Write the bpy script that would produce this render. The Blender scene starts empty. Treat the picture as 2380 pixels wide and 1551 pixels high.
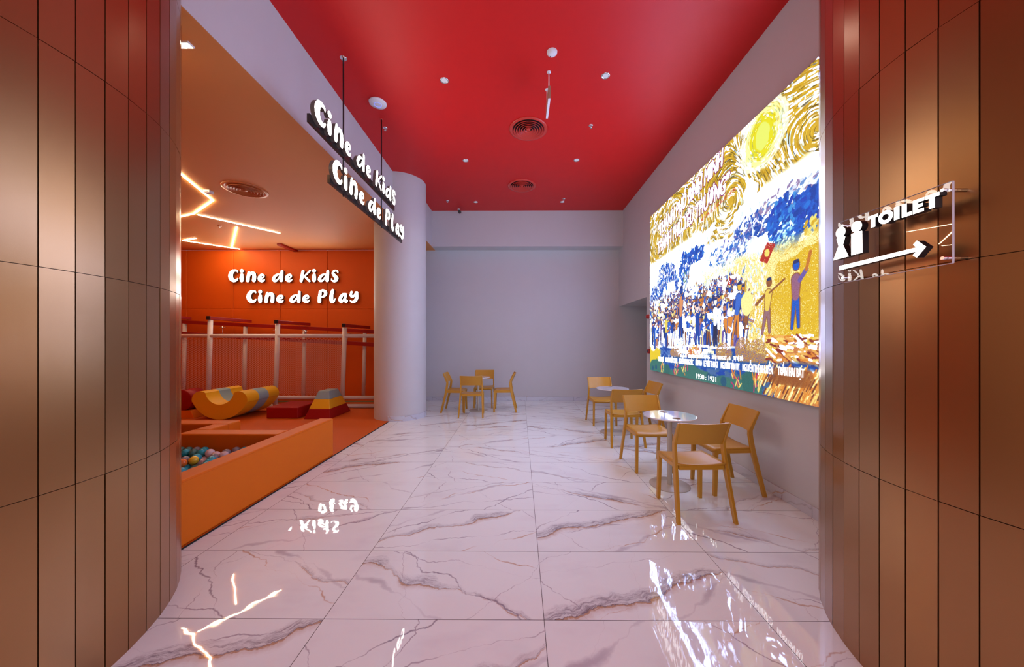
import bpy, bmesh, math, random
import numpy as np
from mathutils import Vector, Matrix

C = bpy.context.scene.collection
SC = bpy.context.scene
PI = math.pi
R = math.radians

# ------------------------------------------------------------------ camera
CAM_H = 1.515
cd = bpy.data.cameras.new('camera')
cam = bpy.data.objects.new('camera', cd); C.objects.link(cam)
cam.location = (0, 0, CAM_H)
cam.rotation_euler = (R(90), 0, R(0.36))
cd.sensor_fit = 'HORIZONTAL'
cd.sensor_width = 36.0
cd.lens = 789.0 / 2380.0 * 36.0
cd.shift_x = -(1203 - 1190) / 2380.0
cd.shift_y = (793 - 775.5) / 2380.0
cd.clip_start = 0.02
SC.camera = cam

# ------------------------------------------------------------------ world, view
w = bpy.data.worlds.new('world'); SC.world = w; w.use_nodes = True
w.node_tree.nodes['Background'].inputs[0].default_value = (0.68, 0.68, 0.80, 1)
w.node_tree.nodes['Background'].inputs[1].default_value = 1.35
SC.view_settings.view_transform = 'Standard'
SC.view_settings.look = 'None'
SC.view_settings.exposure = 0.70
SC.view_settings.gamma = 1.0
SC.view_settings.use_curve_mapping = False

SCREEN_GAIN = 1.0
LETTER_GAIN = 9.0
STRIP_GAIN = 42.0

# ------------------------------------------------------------------ materials
def mat(name, col, rough=0.5, metal=0.0, spec=0.5, emit=None, es=0.0, bump=0.0, bscale=60, coat=0.0, var=0.0, vscale=3.0):
    m = bpy.data.materials.new(name); m.use_nodes = True
    nt = m.node_tree; b = nt.nodes['Principled BSDF']
    b.inputs['Base Color'].default_value = (*col, 1)
    b.inputs['Roughness'].default_value = rough
    b.inputs['Metallic'].default_value = metal
    b.inputs['Specular IOR Level'].default_value = spec
    b.inputs['Coat Weight'].default_value = coat
    b.inputs['Coat Roughness'].default_value = 0.08
    if emit:
        b.inputs['Emission Color'].default_value = (*emit, 1)
        b.inputs['Emission Strength'].default_value = es
    if bump or var:
        tc = nt.nodes.new('ShaderNodeTexCoord')
        if bump:
            n = nt.nodes.new('ShaderNodeTexNoise'); n.inputs['Scale'].default_value = bscale; n.inputs['Detail'].default_value = 3
            bp = nt.nodes.new('ShaderNodeBump'); bp.inputs['Strength'].default_value = bump; bp.inputs['Distance'].default_value = 0.01
            nt.links.new(tc.outputs['Object'], n.inputs['Vector'])
            nt.links.new(n.outputs['Fac'], bp.inputs['Height']); nt.links.new(bp.outputs['Normal'], b.inputs['Normal'])
        if var:
            n2 = nt.nodes.new('ShaderNodeTexNoise'); n2.inputs['Scale'].default_value = vscale; n2.inputs['Detail'].default_value = 4
            nt.links.new(tc.outputs['Object'], n2.inputs['Vector'])
            mx = nt.nodes.new('ShaderNodeMix'); mx.data_type = 'RGBA'
            mx.inputs[6].default_value = (*[c * (1 - var) for c in col], 1)
            mx.inputs[7].default_value = (*[min(1, c * (1 + var)) for c in col], 1)
            nt.links.new(n2.outputs['Fac'], mx.inputs[0]); nt.links.new(mx.outputs[2], b.inputs['Base Color'])
    return m

M = {}
M['plaster'] = mat('warm grey wall paint', (0.60, 0.60, 0.60), 0.55, bump=0.03, bscale=90, var=0.02)
M['red_paint'] = mat('red ceiling paint', (0.64, 0.005, 0.003), 0.46, spec=0.42, bump=0.05, bscale=120, var=0.04, vscale=6)
M['orange_paint'] = mat('orange ceiling paint', (0.76, 0.30, 0.08), 0.6, bump=0.03, bscale=100)
M['orange_pad'] = mat('orange upholstered wall', (0.72, 0.110, 0.004), 0.6, spec=0.3, bump=0.12, bscale=220, var=0.05, vscale=2)
M['orange_mat'] = mat('orange vinyl floor mat', (0.56, 0.095, 0.004), 0.6, spec=0.25, bump=0.06, bscale=150)
M['orange_vinyl'] = mat('orange vinyl cover', (0.70, 0.150, 0.003), 0.5, spec=0.18, bump=0.10, bscale=260, var=0.03)
M['bronze'] = mat('bronze metal cladding', (0.385, 0.19, 0.070), 0.275, metal=0.90, coat=0.35, bump=0.02, bscale=400, var=0.05, vscale=1.5)
M['bronze'].node_tree.nodes['Principled BSDF'].inputs['Coat Roughness'].default_value = 0.24
M['gap'] = mat('dark joint', (0.01, 0.008, 0.008), 0.7)
M['mustard'] = mat('mustard plastic', (0.55, 0.275, 0.022), 0.36, spec=0.45, bump=0.02, bscale=500)
M['table_white'] = mat('white table laminate', (0.80, 0.80, 0.82), 0.06, spec=0.9, coat=1.0)
M['table_grey'] = mat('warm grey powder coat', (0.50, 0.46, 0.38), 0.34, spec=0.5)
M['yellow_vinyl'] = mat('yellow vinyl', (0.80, 0.44, 0.012), 0.4, bump=0.08, bscale=200)
M['blue_vinyl'] = mat('grey blue vinyl', (0.27, 0.40, 0.42), 0.4, bump=0.08, bscale=200)
M['red_vinyl'] = mat('red vinyl', (0.30, 0.002, 0.003), 0.45, spec=0.3, bump=0.08, bscale=200)
M['white_foam'] = mat('white foam sleeve', (0.72, 0.62, 0.60), 0.5, bump=0.05, bscale=200)
M['red_steel'] = mat('red painted steel', (0.32, 0.006, 0.004), 0.35)
M['black'] = mat('black plastic', (0.012, 0.012, 0.015), 0.35)
M['chrome'] = mat('chrome', (0.75, 0.75, 0.78), 0.12, metal=1.0)
M['white_plastic'] = mat('white plastic', (0.78, 0.78, 0.82), 0.35)
M['red_metal'] = mat('red painted grille', (0.62, 0.045, 0.03), 0.3)
M['orange_metal'] = mat('orange painted grille', (0.60, 0.19, 0.06), 0.3)
M['net'] = mat('pale net cord', (0.88, 0.55, 0.42), 0.6)
M['dark_metal'] = mat('dark sign metal', (0.055, 0.045, 0.042), 0.22, metal=0.5)
M['letter_side'] = mat('dark letter return', (0.16, 0.145, 0.13), 0.35, metal=0.3)
M['glow_white'] = mat('lit white acrylic', (0.8, 0.8, 0.8), 0.4, emit=(1.0, 0.95, 0.88), es=LETTER_GAIN)
M['glow_sign'] = mat('lit toilet lettering', (0.8, 0.8, 0.8), 0.4, emit=(1.0, 0.94, 0.86), es=6.0)
M['glow_strip'] = mat('led strip diffuser', (0.8, 0.8, 0.8), 0.4, emit=(1.0, 0.82, 0.52), es=STRIP_GAIN)
M['lamp_glow'] = mat('downlight lens', (0.55, 0.55, 0.6), 0.2, emit=(0.95, 0.95, 1.0), es=0.12)
M['red_plastic'] = mat('red plastic', (0.45, 0.02, 0.02), 0.3)
M['beige_box'] = mat('beige socket box', (0.45, 0.34, 0.24), 0.4)
M['brown_card'] = mat('brown painted edge', (0.40, 0.25, 0.17), 0.4)

def ball_mat(name, col):
    return mat(name, col, 0.22, spec=0.5)
BALLS = {'teal': ball_mat('teal ball', (0.02, 0.36, 0.46)), 'grey': ball_mat('grey ball', (0.24, 0.21, 0.24)),
         'pale pink': ball_mat('pale pink ball', (0.80, 0.58, 0.60)), 'orange': ball_mat('orange ball', (0.80, 0.16, 0.02)),
         'yellow': ball_mat('yellow ball', (0.85, 0.55, 0.03)), 'dark green': ball_mat('dark green ball', (0.06, 0.20, 0.18))}

# acrylic plate: fresnel mix of clear and glossy
m = bpy.data.materials.new('clear acrylic'); m.use_nodes = True
nt = m.node_tree; nt.nodes.remove(nt.nodes['Principled BSDF'])
out = nt.nodes['Material Output']
tr = nt.nodes.new('ShaderNodeBsdfTransparent'); tr.inputs[0].default_value = (0.95, 0.94, 0.96, 1)
gl = nt.nodes.new('ShaderNodeBsdfGlossy'); gl.inputs['Roughness'].default_value = 0.01
fr = nt.nodes.new('ShaderNodeFresnel'); fr.inputs[0].default_value = 1.5
mx = nt.nodes.new('ShaderNodeMixShader')
ge = nt.nodes.new('ShaderNodeNewGeometry'); mb_ = nt.nodes.new('ShaderNodeMath'); mb_.operation = 'MULTIPLY_ADD'
nt.links.new(ge.outputs['Backfacing'], mb_.inputs[0]); mb_.inputs[1].default_value = -1.0; mb_.inputs[2].default_value = 1.0
mf = nt.nodes.new('ShaderNodeMath'); mf.operation = 'MULTIPLY'; nt.links.new(fr.outputs[0], mf.inputs[0]); nt.links.new(mb_.outputs[0], mf.inputs[1])
nt.links.new(mf.outputs[0], mx.inputs[0]); nt.links.new(tr.outputs[0], mx.inputs[1]); nt.links.new(gl.outputs[0], mx.inputs[2])
nt.links.new(mx.outputs[0], out.inputs[0]); M['acrylic'] = m

def marble(name, tiled=True):
    m = bpy.data.materials.new(name); m.use_nodes = True
    nt = m.node_tree; L = nt.links.new; N = nt.nodes.new
    b = nt.nodes['Principled BSDF']
    def mth(op, a, bb=None, c=None, clamp=False):
        n = N('ShaderNodeMath'); n.operation = op; n.use_clamp = clamp
        for i, v in enumerate((a, bb, c)):
            if v is None: continue
            if isinstance(v, (int, float)): n.inputs[i].default_value = v
            else: L(v, n.inputs[i])
        return n.outputs[0]
    def comb(x, y, z):
        n = N('ShaderNodeCombineXYZ')
        for i, v in enumerate((x, y, z)):
            if isinstance(v, (int, float)): n.inputs[i].default_value = v
            else: L(v, n.inputs[i])
        return n.outputs[0]
    def noise(vec, scale, detail=4, rough=0.55, dist=0.0):
        n = N('ShaderNodeTexNoise'); n.inputs['Scale'].default_value = scale; n.inputs['Detail'].default_value = detail
        n.inputs['Roughness'].default_value = rough; n.inputs['Distortion'].default_value = dist
        L(vec, n.inputs['Vector']); return n.outputs['Fac']
    def ramp(v, lo, hi, a=0.0, bb=1.0):
        n = N('ShaderNodeMapRange'); n.interpolation_type = 'SMOOTHSTEP'
        L(v, n.inputs[0]); n.inputs[1].default_value = lo
        if isinstance(hi, (int, float)): n.inputs[2].default_value = hi
        else: L(hi, n.inputs[2])
        n.inputs[3].default_value = a; n.inputs[4].default_value = bb; return n.outputs[0]
    def mix(f, a, bb):
        n = N('ShaderNodeMix'); n.data_type = 'RGBA'; L(f, n.inputs[0])
        for i, v in ((6, a), (7, bb)):
            if isinstance(v, tuple): n.inputs[i].default_value = (*v, 1)
            else: L(v, n.inputs[i])
        return n.outputs[2]
    tc = N('ShaderNodeTexCoord'); sp = N('ShaderNodeSeparateXYZ'); L(tc.outputs['Object'], sp.inputs[0])
    x, y, z = sp.outputs[0], sp.outputs[1], sp.outputs[2]
    if not tiled:                                   # skirting: use height as well
        x = mth('ADD', x, mth('MULTIPLY', y, 0.83)); y = z
    tx = mth('DIVIDE', mth('ADD', x, 1.068), 1.2); ty = mth('DIVIDE', mth('SUBTRACT', y, 1.843), 0.6)
    ix = mth('FLOOR', tx); iy = mth('FLOOR', ty) if tiled else mth('FLOOR', mth('MULTIPLY', y, 0))
    wn = N('ShaderNodeTexWhiteNoise'); wn.noise_dimensions = '3D'; L(comb(ix, iy, 3.7), wn.inputs['Vector'])
    ws = N('ShaderNodeSeparateColor'); L(wn.outputs['Color'], ws.inputs[0])
    r1, r2, r3 = ws.outputs[0], ws.outputs[1], ws.outputs[2]
    sgn = mth('SUBTRACT', mth('MULTIPLY', mth('GREATER_THAN', r3, 0.45), 2), 1)
    lx = mth('MULTIPLY', mth('MULTIPLY', mth('SUBTRACT', mth('FRACT', tx), 0.5), 1.2), sgn)
    ly = mth('MULTIPLY', mth('SUBTRACT', mth('FRACT', ty), 0.5), 0.6) if tiled else y
    # veins: long cracked lines crossing the tile at several angles
    f1, f2, f3 = mth('FRACT', mth('MULTIPLY', r1, 7.31)), mth('FRACT', mth('MULTIPLY', r2, 9.17)), mth('FRACT', mth('MULTIPLY', r3, 5.93))
    def rot(deg):
        ca, sa = math.cos(R(deg)), math.sin(R(deg))
        return mth('ADD', mth('MULTIPLY', lx, ca), mth('MULTIPLY', ly, sa)), mth('SUBTRACT', mth('MULTIPLY', ly, ca), mth('MULTIPLY', lx, sa))
    def line(deg, off, spread, seedv, amp, freq, det=5):
        """signed distance to a wandering line"""
        u, v = rot(deg)
        n = noise(comb(mth('ADD', u, mth('MULTIPLY', seedv, 43.0)), mth('MULTIPLY', v, 0.35), mth('MULTIPLY', seedv, 17.0)), freq, det, 0.58)
        return u, mth('SUBTRACT', v, mth('ADD', mth('MULTIPLY', mth('SUBTRACT', off, 0.5), spread), mth('MULTIPLY', mth('SUBTRACT', n, 0.5), amp)))
    def thin(deg, off, spread, seedv, amp, freq, wdt, lo, hi):
        u, d = line(deg, off, spread, seedv, amp, freq)
        k = ramp(noise(comb(mth('ADD', u, mth('MULTIPLY', seedv, 29.0)), mth('MULTIPLY', off, 31.0), 2.0), 2.0, 3), lo, hi)
        return mth('MULTIPLY', mth('SUBTRACT', 1.0, ramp(mth('ABSOLUTE', d), 0.0006, mth('ADD', mth('MULTIPLY', k, wdt), 0.0012))), mth('ADD', mth('MULTIPLY', k, 0.70), 0.16))
    # ramp() with a socket for its upper end
    base = (0.85, 0.92, 0.90) if tiled else (0.60, 0.62, 0.68)
    # clouding
    cl = ramp(noise(comb(mth('ADD', lx, mth('MULTIPLY', r1, 30.0)), mth('MULTIPLY', mth('ADD', ly, r2), 1.8), 0.0), 2.2, 4), 0.50, 0.78)
    c = mix(mth('MULTIPLY', cl, 0.22), base, (0.60, 0.55, 0.61))
    # major vein with a feathered grey side and a gold edge
    u1, d1 = line(22, r2, 0.50, r1, 0.42, 1.7, 6)
    tex = noise(comb(mth('MULTIPLY', u1, 0.9), mth('MULTIPLY', d1, 4.5), mth('MULTIPLY', r1, 40.0)), 11, 9, 0.74, 0.9)
    wv = ramp(noise(comb(mth('ADD', u1, mth('MULTIPLY', r2, 37.0)), 1.0, mth('MULTIPLY', r1, 9.0)), 1.6, 2), 0.32, 0.62)
    wv = mth('MULTIPLY', mth('POWER', wv, 1.4), mth('ADD', mth('MULTIPLY', mth('GREATER_THAN', f1, 0.25), 0.7), 0.3))
    dj_ = mth('ADD', d1, mth('MULTIPLY', mth('SUBTRACT', tex, 0.5), mth('ADD', mth('MULTIPLY', wv, 0.05), 0.004)))
    grey = mth('MULTIPLY', mth('MULTIPLY', ramp(dj_, -0.004, 0.002), mth('SUBTRACT', 1.0, ramp(mth('DIVIDE', dj_, mth('ADD', mth('MULTIPLY', wv, 0.105), 0.006)), 0.35, 1.0))), mth('ADD', mth('MULTIPLY', wv, 0.8), 0.2))
    c = mix(mth('MULTIPLY', grey, mth('ADD', mth('MULTIPLY', ramp(tex, 0.60, 0.34), 0.75), 0.22)), c, (0.27, 0.245, 0.29))
    tan = mth('MULTIPLY', mth('MULTIPLY', ramp(dj_, 0.004, -0.002), mth('SUBTRACT', 1.0, ramp(mth('DIVIDE', mth('MULTIPLY', dj_, -1.0), mth('ADD', mth('MULTIPLY', wv, 0.055), 0.004)), 0.2, 1.0))), wv)
    c = mix(mth('MULTIPLY', tan, 0.55), c, (0.62, 0.50, 0.43))
    gold = mth('MULTIPLY', mth('SUBTRACT', 1.0, ramp(mth('ABSOLUTE', mth('ADD', dj_, 0.003)), 0.001, mth('ADD', mth('MULTIPLY', wv, 0.011), 0.0012))), ramp(wv, 0.08, 0.4))
    c = mix(mth('MULTIPLY', gold, 0.80), c, (0.45, 0.24, 0.10))
    c = mix(mth('MULTIPLY', mth('SUBTRACT', 1.0, ramp(mth('ABSOLUTE', mth('SUBTRACT', dj_, 0.004)), 0.0008, 0.004)), mth('ADD', mth('MULTIPLY', wv, 0.6), 0.15)), c, (0.13, 0.11, 0.15))
    # a second, softer grey vein
    u2, d2 = line(30, f2, 0.75, r3, 0.34, 1.6, 5)
    w2 = ramp(noise(comb(mth('ADD', u2, mth('MULTIPLY', f1, 33.0)), 5.0, 0.0), 2.0, 2), 0.40, 0.68)
    t2 = noise(comb(mth('MULTIPLY', u2, 1.0), mth('MULTIPLY', d2, 5.0), mth('MULTIPLY', r3, 20.0)), 9, 7, 0.7, 0.5)
    s2 = mth('SUBTRACT', 1.0, ramp(mth('DIVIDE', mth('ABSOLUTE', mth('ADD', d2, mth('MULTIPLY', mth('SUBTRACT', t2, 0.5), 0.03))), mth('ADD', mth('MULTIPLY', w2, 0.045), 0.004)), 0.1, 1.0))
    c = mix(mth('MULTIPLY', mth('MULTIPLY', s2, mth('ADD', mth('MULTIPLY', w2, 0.75), 0.2)), 0.70), c, (0.36, 0.33, 0.40))
    # hair veins
    c = mix(thin(36, f3, 0.9, r2, 0.30, 2.6, 0.009, 0.36, 0.58), c, (0.26, 0.23, 0.29))
    c = mix(thin(12, f1, 0.6, f2, 0.26, 2.4, 0.007, 0.38, 0.60), c, (0.36, 0.33, 0.39))
    c = mix(thin(-48, f2, 1.1, f3, 0.22, 3.2, 0.006, 0.44, 0.66), c, (0.34, 0.30, 0.36))
    c = mix(thin(74, r3, 1.0, f1, 0.26, 3.4, 0.005, 0.48, 0.66), c, (0.38, 0.34, 0.38))
    c = mix(thin(26, mth('FRACT', mth('ADD', f3, 0.37)), 0.9, f1, 0.34, 2.0, 0.009, 0.44, 0.60), c, (0.56, 0.36, 0.22))
    # joints
    fx = mth('MULTIPLY', mth('MINIMUM', mth('FRACT', tx), mth('SUBTRACT', 1.0, mth('FRACT', tx))), 1.2)
    if tiled:
        fy = mth('MULTIPLY', mth('MINIMUM', mth('FRACT', ty), mth('SUBTRACT', 1.0, mth('FRACT', ty))), 0.6)
        dj = mth('MINIMUM', fx, fy)
    else:
        dj = fx
    jt = mth('LESS_THAN', dj, 0.0017)
    c = mix(jt, c, (0.035, 0.025, 0.03))
    L(c, b.inputs['Base Color'])
    L(mth('ADD', mth('MULTIPLY', jt, 0.5), 0.022), b.inputs['Roughness'])
    b.inputs['Specular IOR Level'].default_value = 0.62
    b.inputs['IOR'].default_value = 1.52
    if tiled:
        bn = noise(comb(mth('ADD', x, mth('MULTIPLY', ix, 3.1)), mth('ADD', y, mth('MULTIPLY', iy, 5.3)), 0.0), 9.0, 1, 0.4)
        bp = N('ShaderNodeBump'); bp.inputs['Strength'].default_value = 0.12; bp.inputs['Distance'].default_value = 0.004
        L(bn, bp.inputs['Height']); L(bp.outputs[0], b.inputs['Normal'])
    return m
M['marble'] = marble('polished marble tile')
M['marble_skirt'] = marble('marble skirting', False)

# ------------------------------------------------------------------ mesh helpers
def link(name, me, parent=None, mats=()):
    o = bpy.data.objects.new(name, me); C.objects.link(o)
    if parent: o.parent = parent
    for mm in mats: me.materials.append(mm)
    return o

def empty(name, loc, rz=0.0):
    o = bpy.data.objects.new(name, None); C.objects.link(o); o.location = loc; o.rotation_euler = (0, 0, rz)
    o.empty_display_size = 0.1
    return o

def tag(o, label=None, cat=None, group=None, kind=None):
    if label: o['label'] = label
    if cat: o['category'] = cat
    if group: o['group'] = group
    if kind: o['kind'] = kind
    return o

class MB:
    def __init__(s): s.bm = bmesh.new()
    def box(s, x0, x1, y0, y1, z0, z1, bev=0.0, mi=0, seg=2):
        r = bmesh.ops.create_cube(s.bm, size=1.0)
        vs = r['verts']
        bmesh.ops.scale(s.bm, verts=vs, vec=(x1 - x0, y1 - y0, z1 - z0))
        bmesh.ops.translate(s.bm, verts=vs, vec=((x0 + x1) / 2, (y0 + y1) / 2, (z0 + z1) / 2))
        fs = set(f for v in vs for f in v.link_faces)
        for f in fs: f.material_index = mi
        if bev:
            es = list(set(e for v in vs for e in v.link_edges))
            r = bmesh.ops.bevel(s.bm, geom=es, offset=bev, segments=seg, profile=0.5, affect='EDGES')
            for f in r['faces']: f.material_index = mi
        return s
    def hexa(s, bot, top, bev=0.0, mi=0):
        vb = [s.bm.verts.new(p) for p in bot]; vt = [s.bm.verts.new(p) for p in top]
        n = len(vb); fs = [s.bm.faces.new(vb[::-1]), s.bm.faces.new(vt)]
        for i in range(n): fs.append(s.bm.faces.new([vb[i], vb[(i + 1) % n], vt[(i + 1) % n], vt[i]]))
        for f in fs: f.material_index = mi
        if bev:
            es = list(set(e for f in fs for e in f.edges))
            r = bmesh.ops.bevel(s.bm, geom=es, offset=bev, segments=3, profile=0.5, affect='EDGES')
            for f in r['faces']: f.material_index = mi
        return s
    def tube(s, pts, r, n=12, mi=0, caps=True):
        pts = [Vector(p) for p in pts]
        rs = r if isinstance(r, (list, tuple)) else [r] * len(pts)
        rings = []
        ref = Vector((0, 0, 1))
        for i, p in enumerate(pts):
            d = (pts[min(i + 1, len(pts) - 1)] - pts[max(i - 1, 0)]).normalized()
            if abs(d.dot(ref)) > 0.95: ref = Vector((1, 0, 0)) if abs(d.x) < 0.9 else Vector((0, 1, 0))
            a = d.cross(ref).normalized(); bb = d.cross(a).normalized()
            rings.append([s.bm.verts.new(p + a * math.cos(2 * PI * k / n) * rs[i] + bb * math.sin(2 * PI * k / n) * rs[i]) for k in range(n)])
        for i in range(len(rings) - 1):
            for k in range(n):
                f = s.bm.faces.new([rings[i][k], rings[i][(k + 1) % n], rings[i + 1][(k + 1) % n], rings[i + 1][k]])
                f.material_index = mi; f.smooth = True
        if caps:
            for q in (rings[0], rings[-1][::-1]):
                f = s.bm.faces.new(q); f.material_index = mi
        return s
    def lathe(s, prof, c=(0, 0, 0), n=48, mi=0, smooth=True, flip=False):
        rings = []
        for (r, z) in prof:
            if r < 1e-6: rings.append([s.bm.verts.new((c[0], c[1], c[2] + z))])
            else: rings.append([s.bm.verts.new((c[0] + r * math.cos(2 * PI * k / n), c[1] + r * math.sin(2 * PI * k / n), c[2] + z)) for k in range(n)])
        for i in range(len(rings) - 1):
            a, b = rings[i], rings[i + 1]
            for k in range(n):
                if len(a) == 1 and len(b) == 1: continue
                if len(a) == 1: q = [a[0], b[(k + 1) % n], b[k]]
                elif len(b) == 1: q = [a[k], a[(k + 1) % n], b[0]]
                else: q = [a[k], a[(k + 1) % n], b[(k + 1) % n], b[k]]
                f = s.bm.faces.new(q); f.material_index = mi; f.smooth = smooth
        return s
    def prism(s, pts, f, d, mi=0, side=None):
        """pts: 2D outline; f maps (u, v, w) -> 3D; thickness d along w"""
        a = [s.bm.verts.new(f(p[0], p[1], 0)) for p in pts]; b = [s.bm.verts.new(f(p[0], p[1], d)) for p in pts]
        n = len(a); fr = s.bm.faces.new(b); fr.material_index = mi; bk = s.bm.faces.new(a[::-1]); bk.material_index = mi if side is None else side
        for i in range(n):
            q = s.bm.faces.new([a[i], a[(i + 1) % n], b[(i + 1) % n], b[i]]); q.material_index = mi if side is None else side
        return s
    def sweep(s, pts, dims, bev=0.004, mi=0):
        """rectangular section (wx, wy) swept up a path of (x, y, z)"""
        rings = []
        for (p, d) in zip(pts, dims):
            x, y, z = p; a, b = d[0] / 2, d[1] / 2; c = min(bev, a * .8, b * .8)
            sec = [(-a + c, -b), (a - c, -b), (a, -b + c), (a, b - c), (a - c, b), (-a + c, b), (-a, b - c), (-a, -b + c)]
            rings.append([s.bm.verts.new((x + u, y + v, z)) for u, v in sec])
        n = 8
        for i in range(len(rings) - 1):
            for k in range(n):
                s.bm.faces.new([rings[i][k], rings[i][(k + 1) % n], rings[i + 1][(k + 1) % n], rings[i + 1][k]])
        s.bm.faces.new(rings[0][::-1]); s.bm.faces.new(rings[-1])
        return s
    def build(s, name, mats, parent=None, smooth=False):
        bmesh.ops.recalc_face_normals(s.bm, faces=s.bm.faces)
        me = bpy.data.meshes.new(name); s.bm.to_mesh(me); s.bm.free()
        if not isinstance(mats, (list, tuple)): mats = [mats]
        o = link(name, me, parent, mats)
        if smooth:
            for p in me.polygons: p.use_smooth = True
        return o

def struct(name, mb, m, smooth=False, label=None):
    o = mb.build(name, m, None, smooth); o['kind'] = 'structure'
    if label: o['label'] = label
    return o

def copy_tree(o, parent=None):
    c = o.copy(); C.objects.link(c); c.parent = parent
    for ch in list(o.children): copy_tree(ch, c)
    return c

# ------------------------------------------------------------------ the setting
ZC, ZK = 4.70, 3.825          # main ceiling, soffit / kids ceiling
YB = 8.637
XR = 2.517
struct('floor', MB().box(-9.7, 5.2, -6, 8.75, -0.12, 0.0), M['marble'], label='polished white marble floor tiles with grey and gold veins')
struct('floor_mat', MB().box(-9.6, -2.455, 1.3, YB - .05, 0.0002, 0.012), M['orange_mat'], label='orange soft floor of the play area')
struct('trim_mat_edge', MB().box(-2.455, -2.447, 1.9, 7.1, 0.0002, 0.010), M['gap'])
struct('ceiling', MB().box(-9.7, 5.2, -6, 8.75, ZC, ZC + .12), M['red_paint'], label='bright red flat ceiling')
xf = lambda yy: -2.292 - 0.0143 * yy
struct('ceiling_play', MB().hexa([(-9.6, 1.2, ZK - .002), (xf(1.2) - .004, 1.2, ZK - .002), (xf(6.75) - .004, 6.75, ZK - .002), (-2.75, 6.95, ZK - .002), (-2.75, YB - .05, ZK - .002), (-9.6, YB - .05, ZK - .002)], [(-9.6, 1.2, ZK + .1), (xf(1.2) - .004, 1.2, ZK + .1), (xf(6.75) - .004, 6.75, ZK + .1), (-2.75, 6.95, ZK + .1), (-2.75, YB - .05, ZK + .1), (-9.6, YB - .05, ZK + .1)]), M['orange_paint'], label='lower orange ceiling over the play area')
wb = MB()
wb.hexa([(xf(-6) - .06, -6, ZK), (xf(-6), -6, ZK), (xf(6.75), 6.75, ZK), (xf(6.75) - .06, 6.75, ZK)],
        [(xf(-6) - .06, -6, ZC), (xf(-6), -6, ZC), (xf(6.75), 6.75, ZC), (xf(6.75) - .06, 6.75, ZC)])
wb.box(-2.75, -2.15, 6.95, YB, ZK + .004, ZC)
struct('wall_left', wb, M['plaster'], label='pale upper wall above the play area opening')
struct('ceiling_strip', MB().box(-2.75, -2.151, 6.9, YB, ZK - .0018, ZK + .004), M['orange_paint'])
struct('wall_right', MB().box(XR, XR + .15, 1.2, 6.747, 0, ZC).box(XR, XR + .15, 6.747, YB, 2.39, ZC), M['plaster'], label='warm grey right wall behind the screen')
struct('wall_back', MB().box(-2.8, 5.2, YB, YB + .12, 0, ZC), M['plaster'], label='plain warm grey back wall')
struct('wall_beam', MB().box(-2.152, XR, 8.284, YB, ZK, ZC), M['plaster'], label='deep beam across the top of the back wall')
struct('wall_passage', MB().box(5.1, 5.2, 1.2, YB, 0, ZC).box(XR + .15, 5.1, 6.60, 6.747, 0, 2.39), M['plaster'])
struct('ceiling_passage', MB().box(XR + .15, 5.1, 6.6, YB, 2.39, 2.45), M['plaster'])
struct('wall_partition', MB().box(-2.80, -2.70, 7.1, YB, 0, ZK), M['plaster'])
struct('wall_play_left', MB().box(-9.7, -9.6, 1.2, 8.7, 0, ZC), M['orange_pad'])
struct('wall_play_front', MB().box(-9.6, -4.1, 1.2, 1.3, 0, ZC), M['orange_pad'])
# padded back wall of the play area: slab with cushions
wp = MB(); wp.box(-9.6, -2.80, 8.60, YB, 0, ZK, mi=1)
sx = [-9.66, -8.467, -7.268, -6.072, -4.876, -3.68, -2.80]
for a, b in zip(sx[:-1], sx[1:]):
    for z0, z1 in ((0.0, 2.328), (2.328, ZK)):
        wp.box(max(a, -9.6) + .003, b - .003, 8.575, 8.612, z0 + .003, z1 - .003, bev=0.010, mi=0, seg=3)
struct('wall_play_back', wp, [M['orange_pad'], M['red_vinyl']], label='orange padded wall panels behind the play equipment')
# skirtings
struct('baseboard_back', MB().box(-2.70, 5.1, YB - .012, YB, 0, 0.10, bev=.002), M['marble_skirt'])
struct('baseboard_right', MB().box(XR - .012, XR, 1.3, 6.747, 0, 0.10, bev=.002), M['marble_skirt'])
# round plastered column
tag(MB().lathe([(0.498, 0), (0.498, ZC)], (-2.407, 6.844, 0), 96).build('wall_round_column', M['plaster']), kind='structure', label='round pale column between the hall and the play area')
bc = MB()
n = 40
a0, a1 = R(-97), R(60)
ring = []
for k in range(n + 1):
    a = a0 + (a1 - a0) * k / n
    ring.append([(-2.407 + r * math.cos(a), 6.844 + r * math.sin(a)) for r in (0.497, 0.510)])
for k in range(n):
    (i0, o0), (i1, o1) = ring[k], ring[k + 1]
    bc.hexa([(*i0, 0), (*o0, 0), (*o1, 0), (*i1, 0)], [(*i0, .10), (*o0, .10), (*o1, .10), (*i1, .10)])
struct('baseboard_column', bc, M['marble_skirt'])

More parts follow.
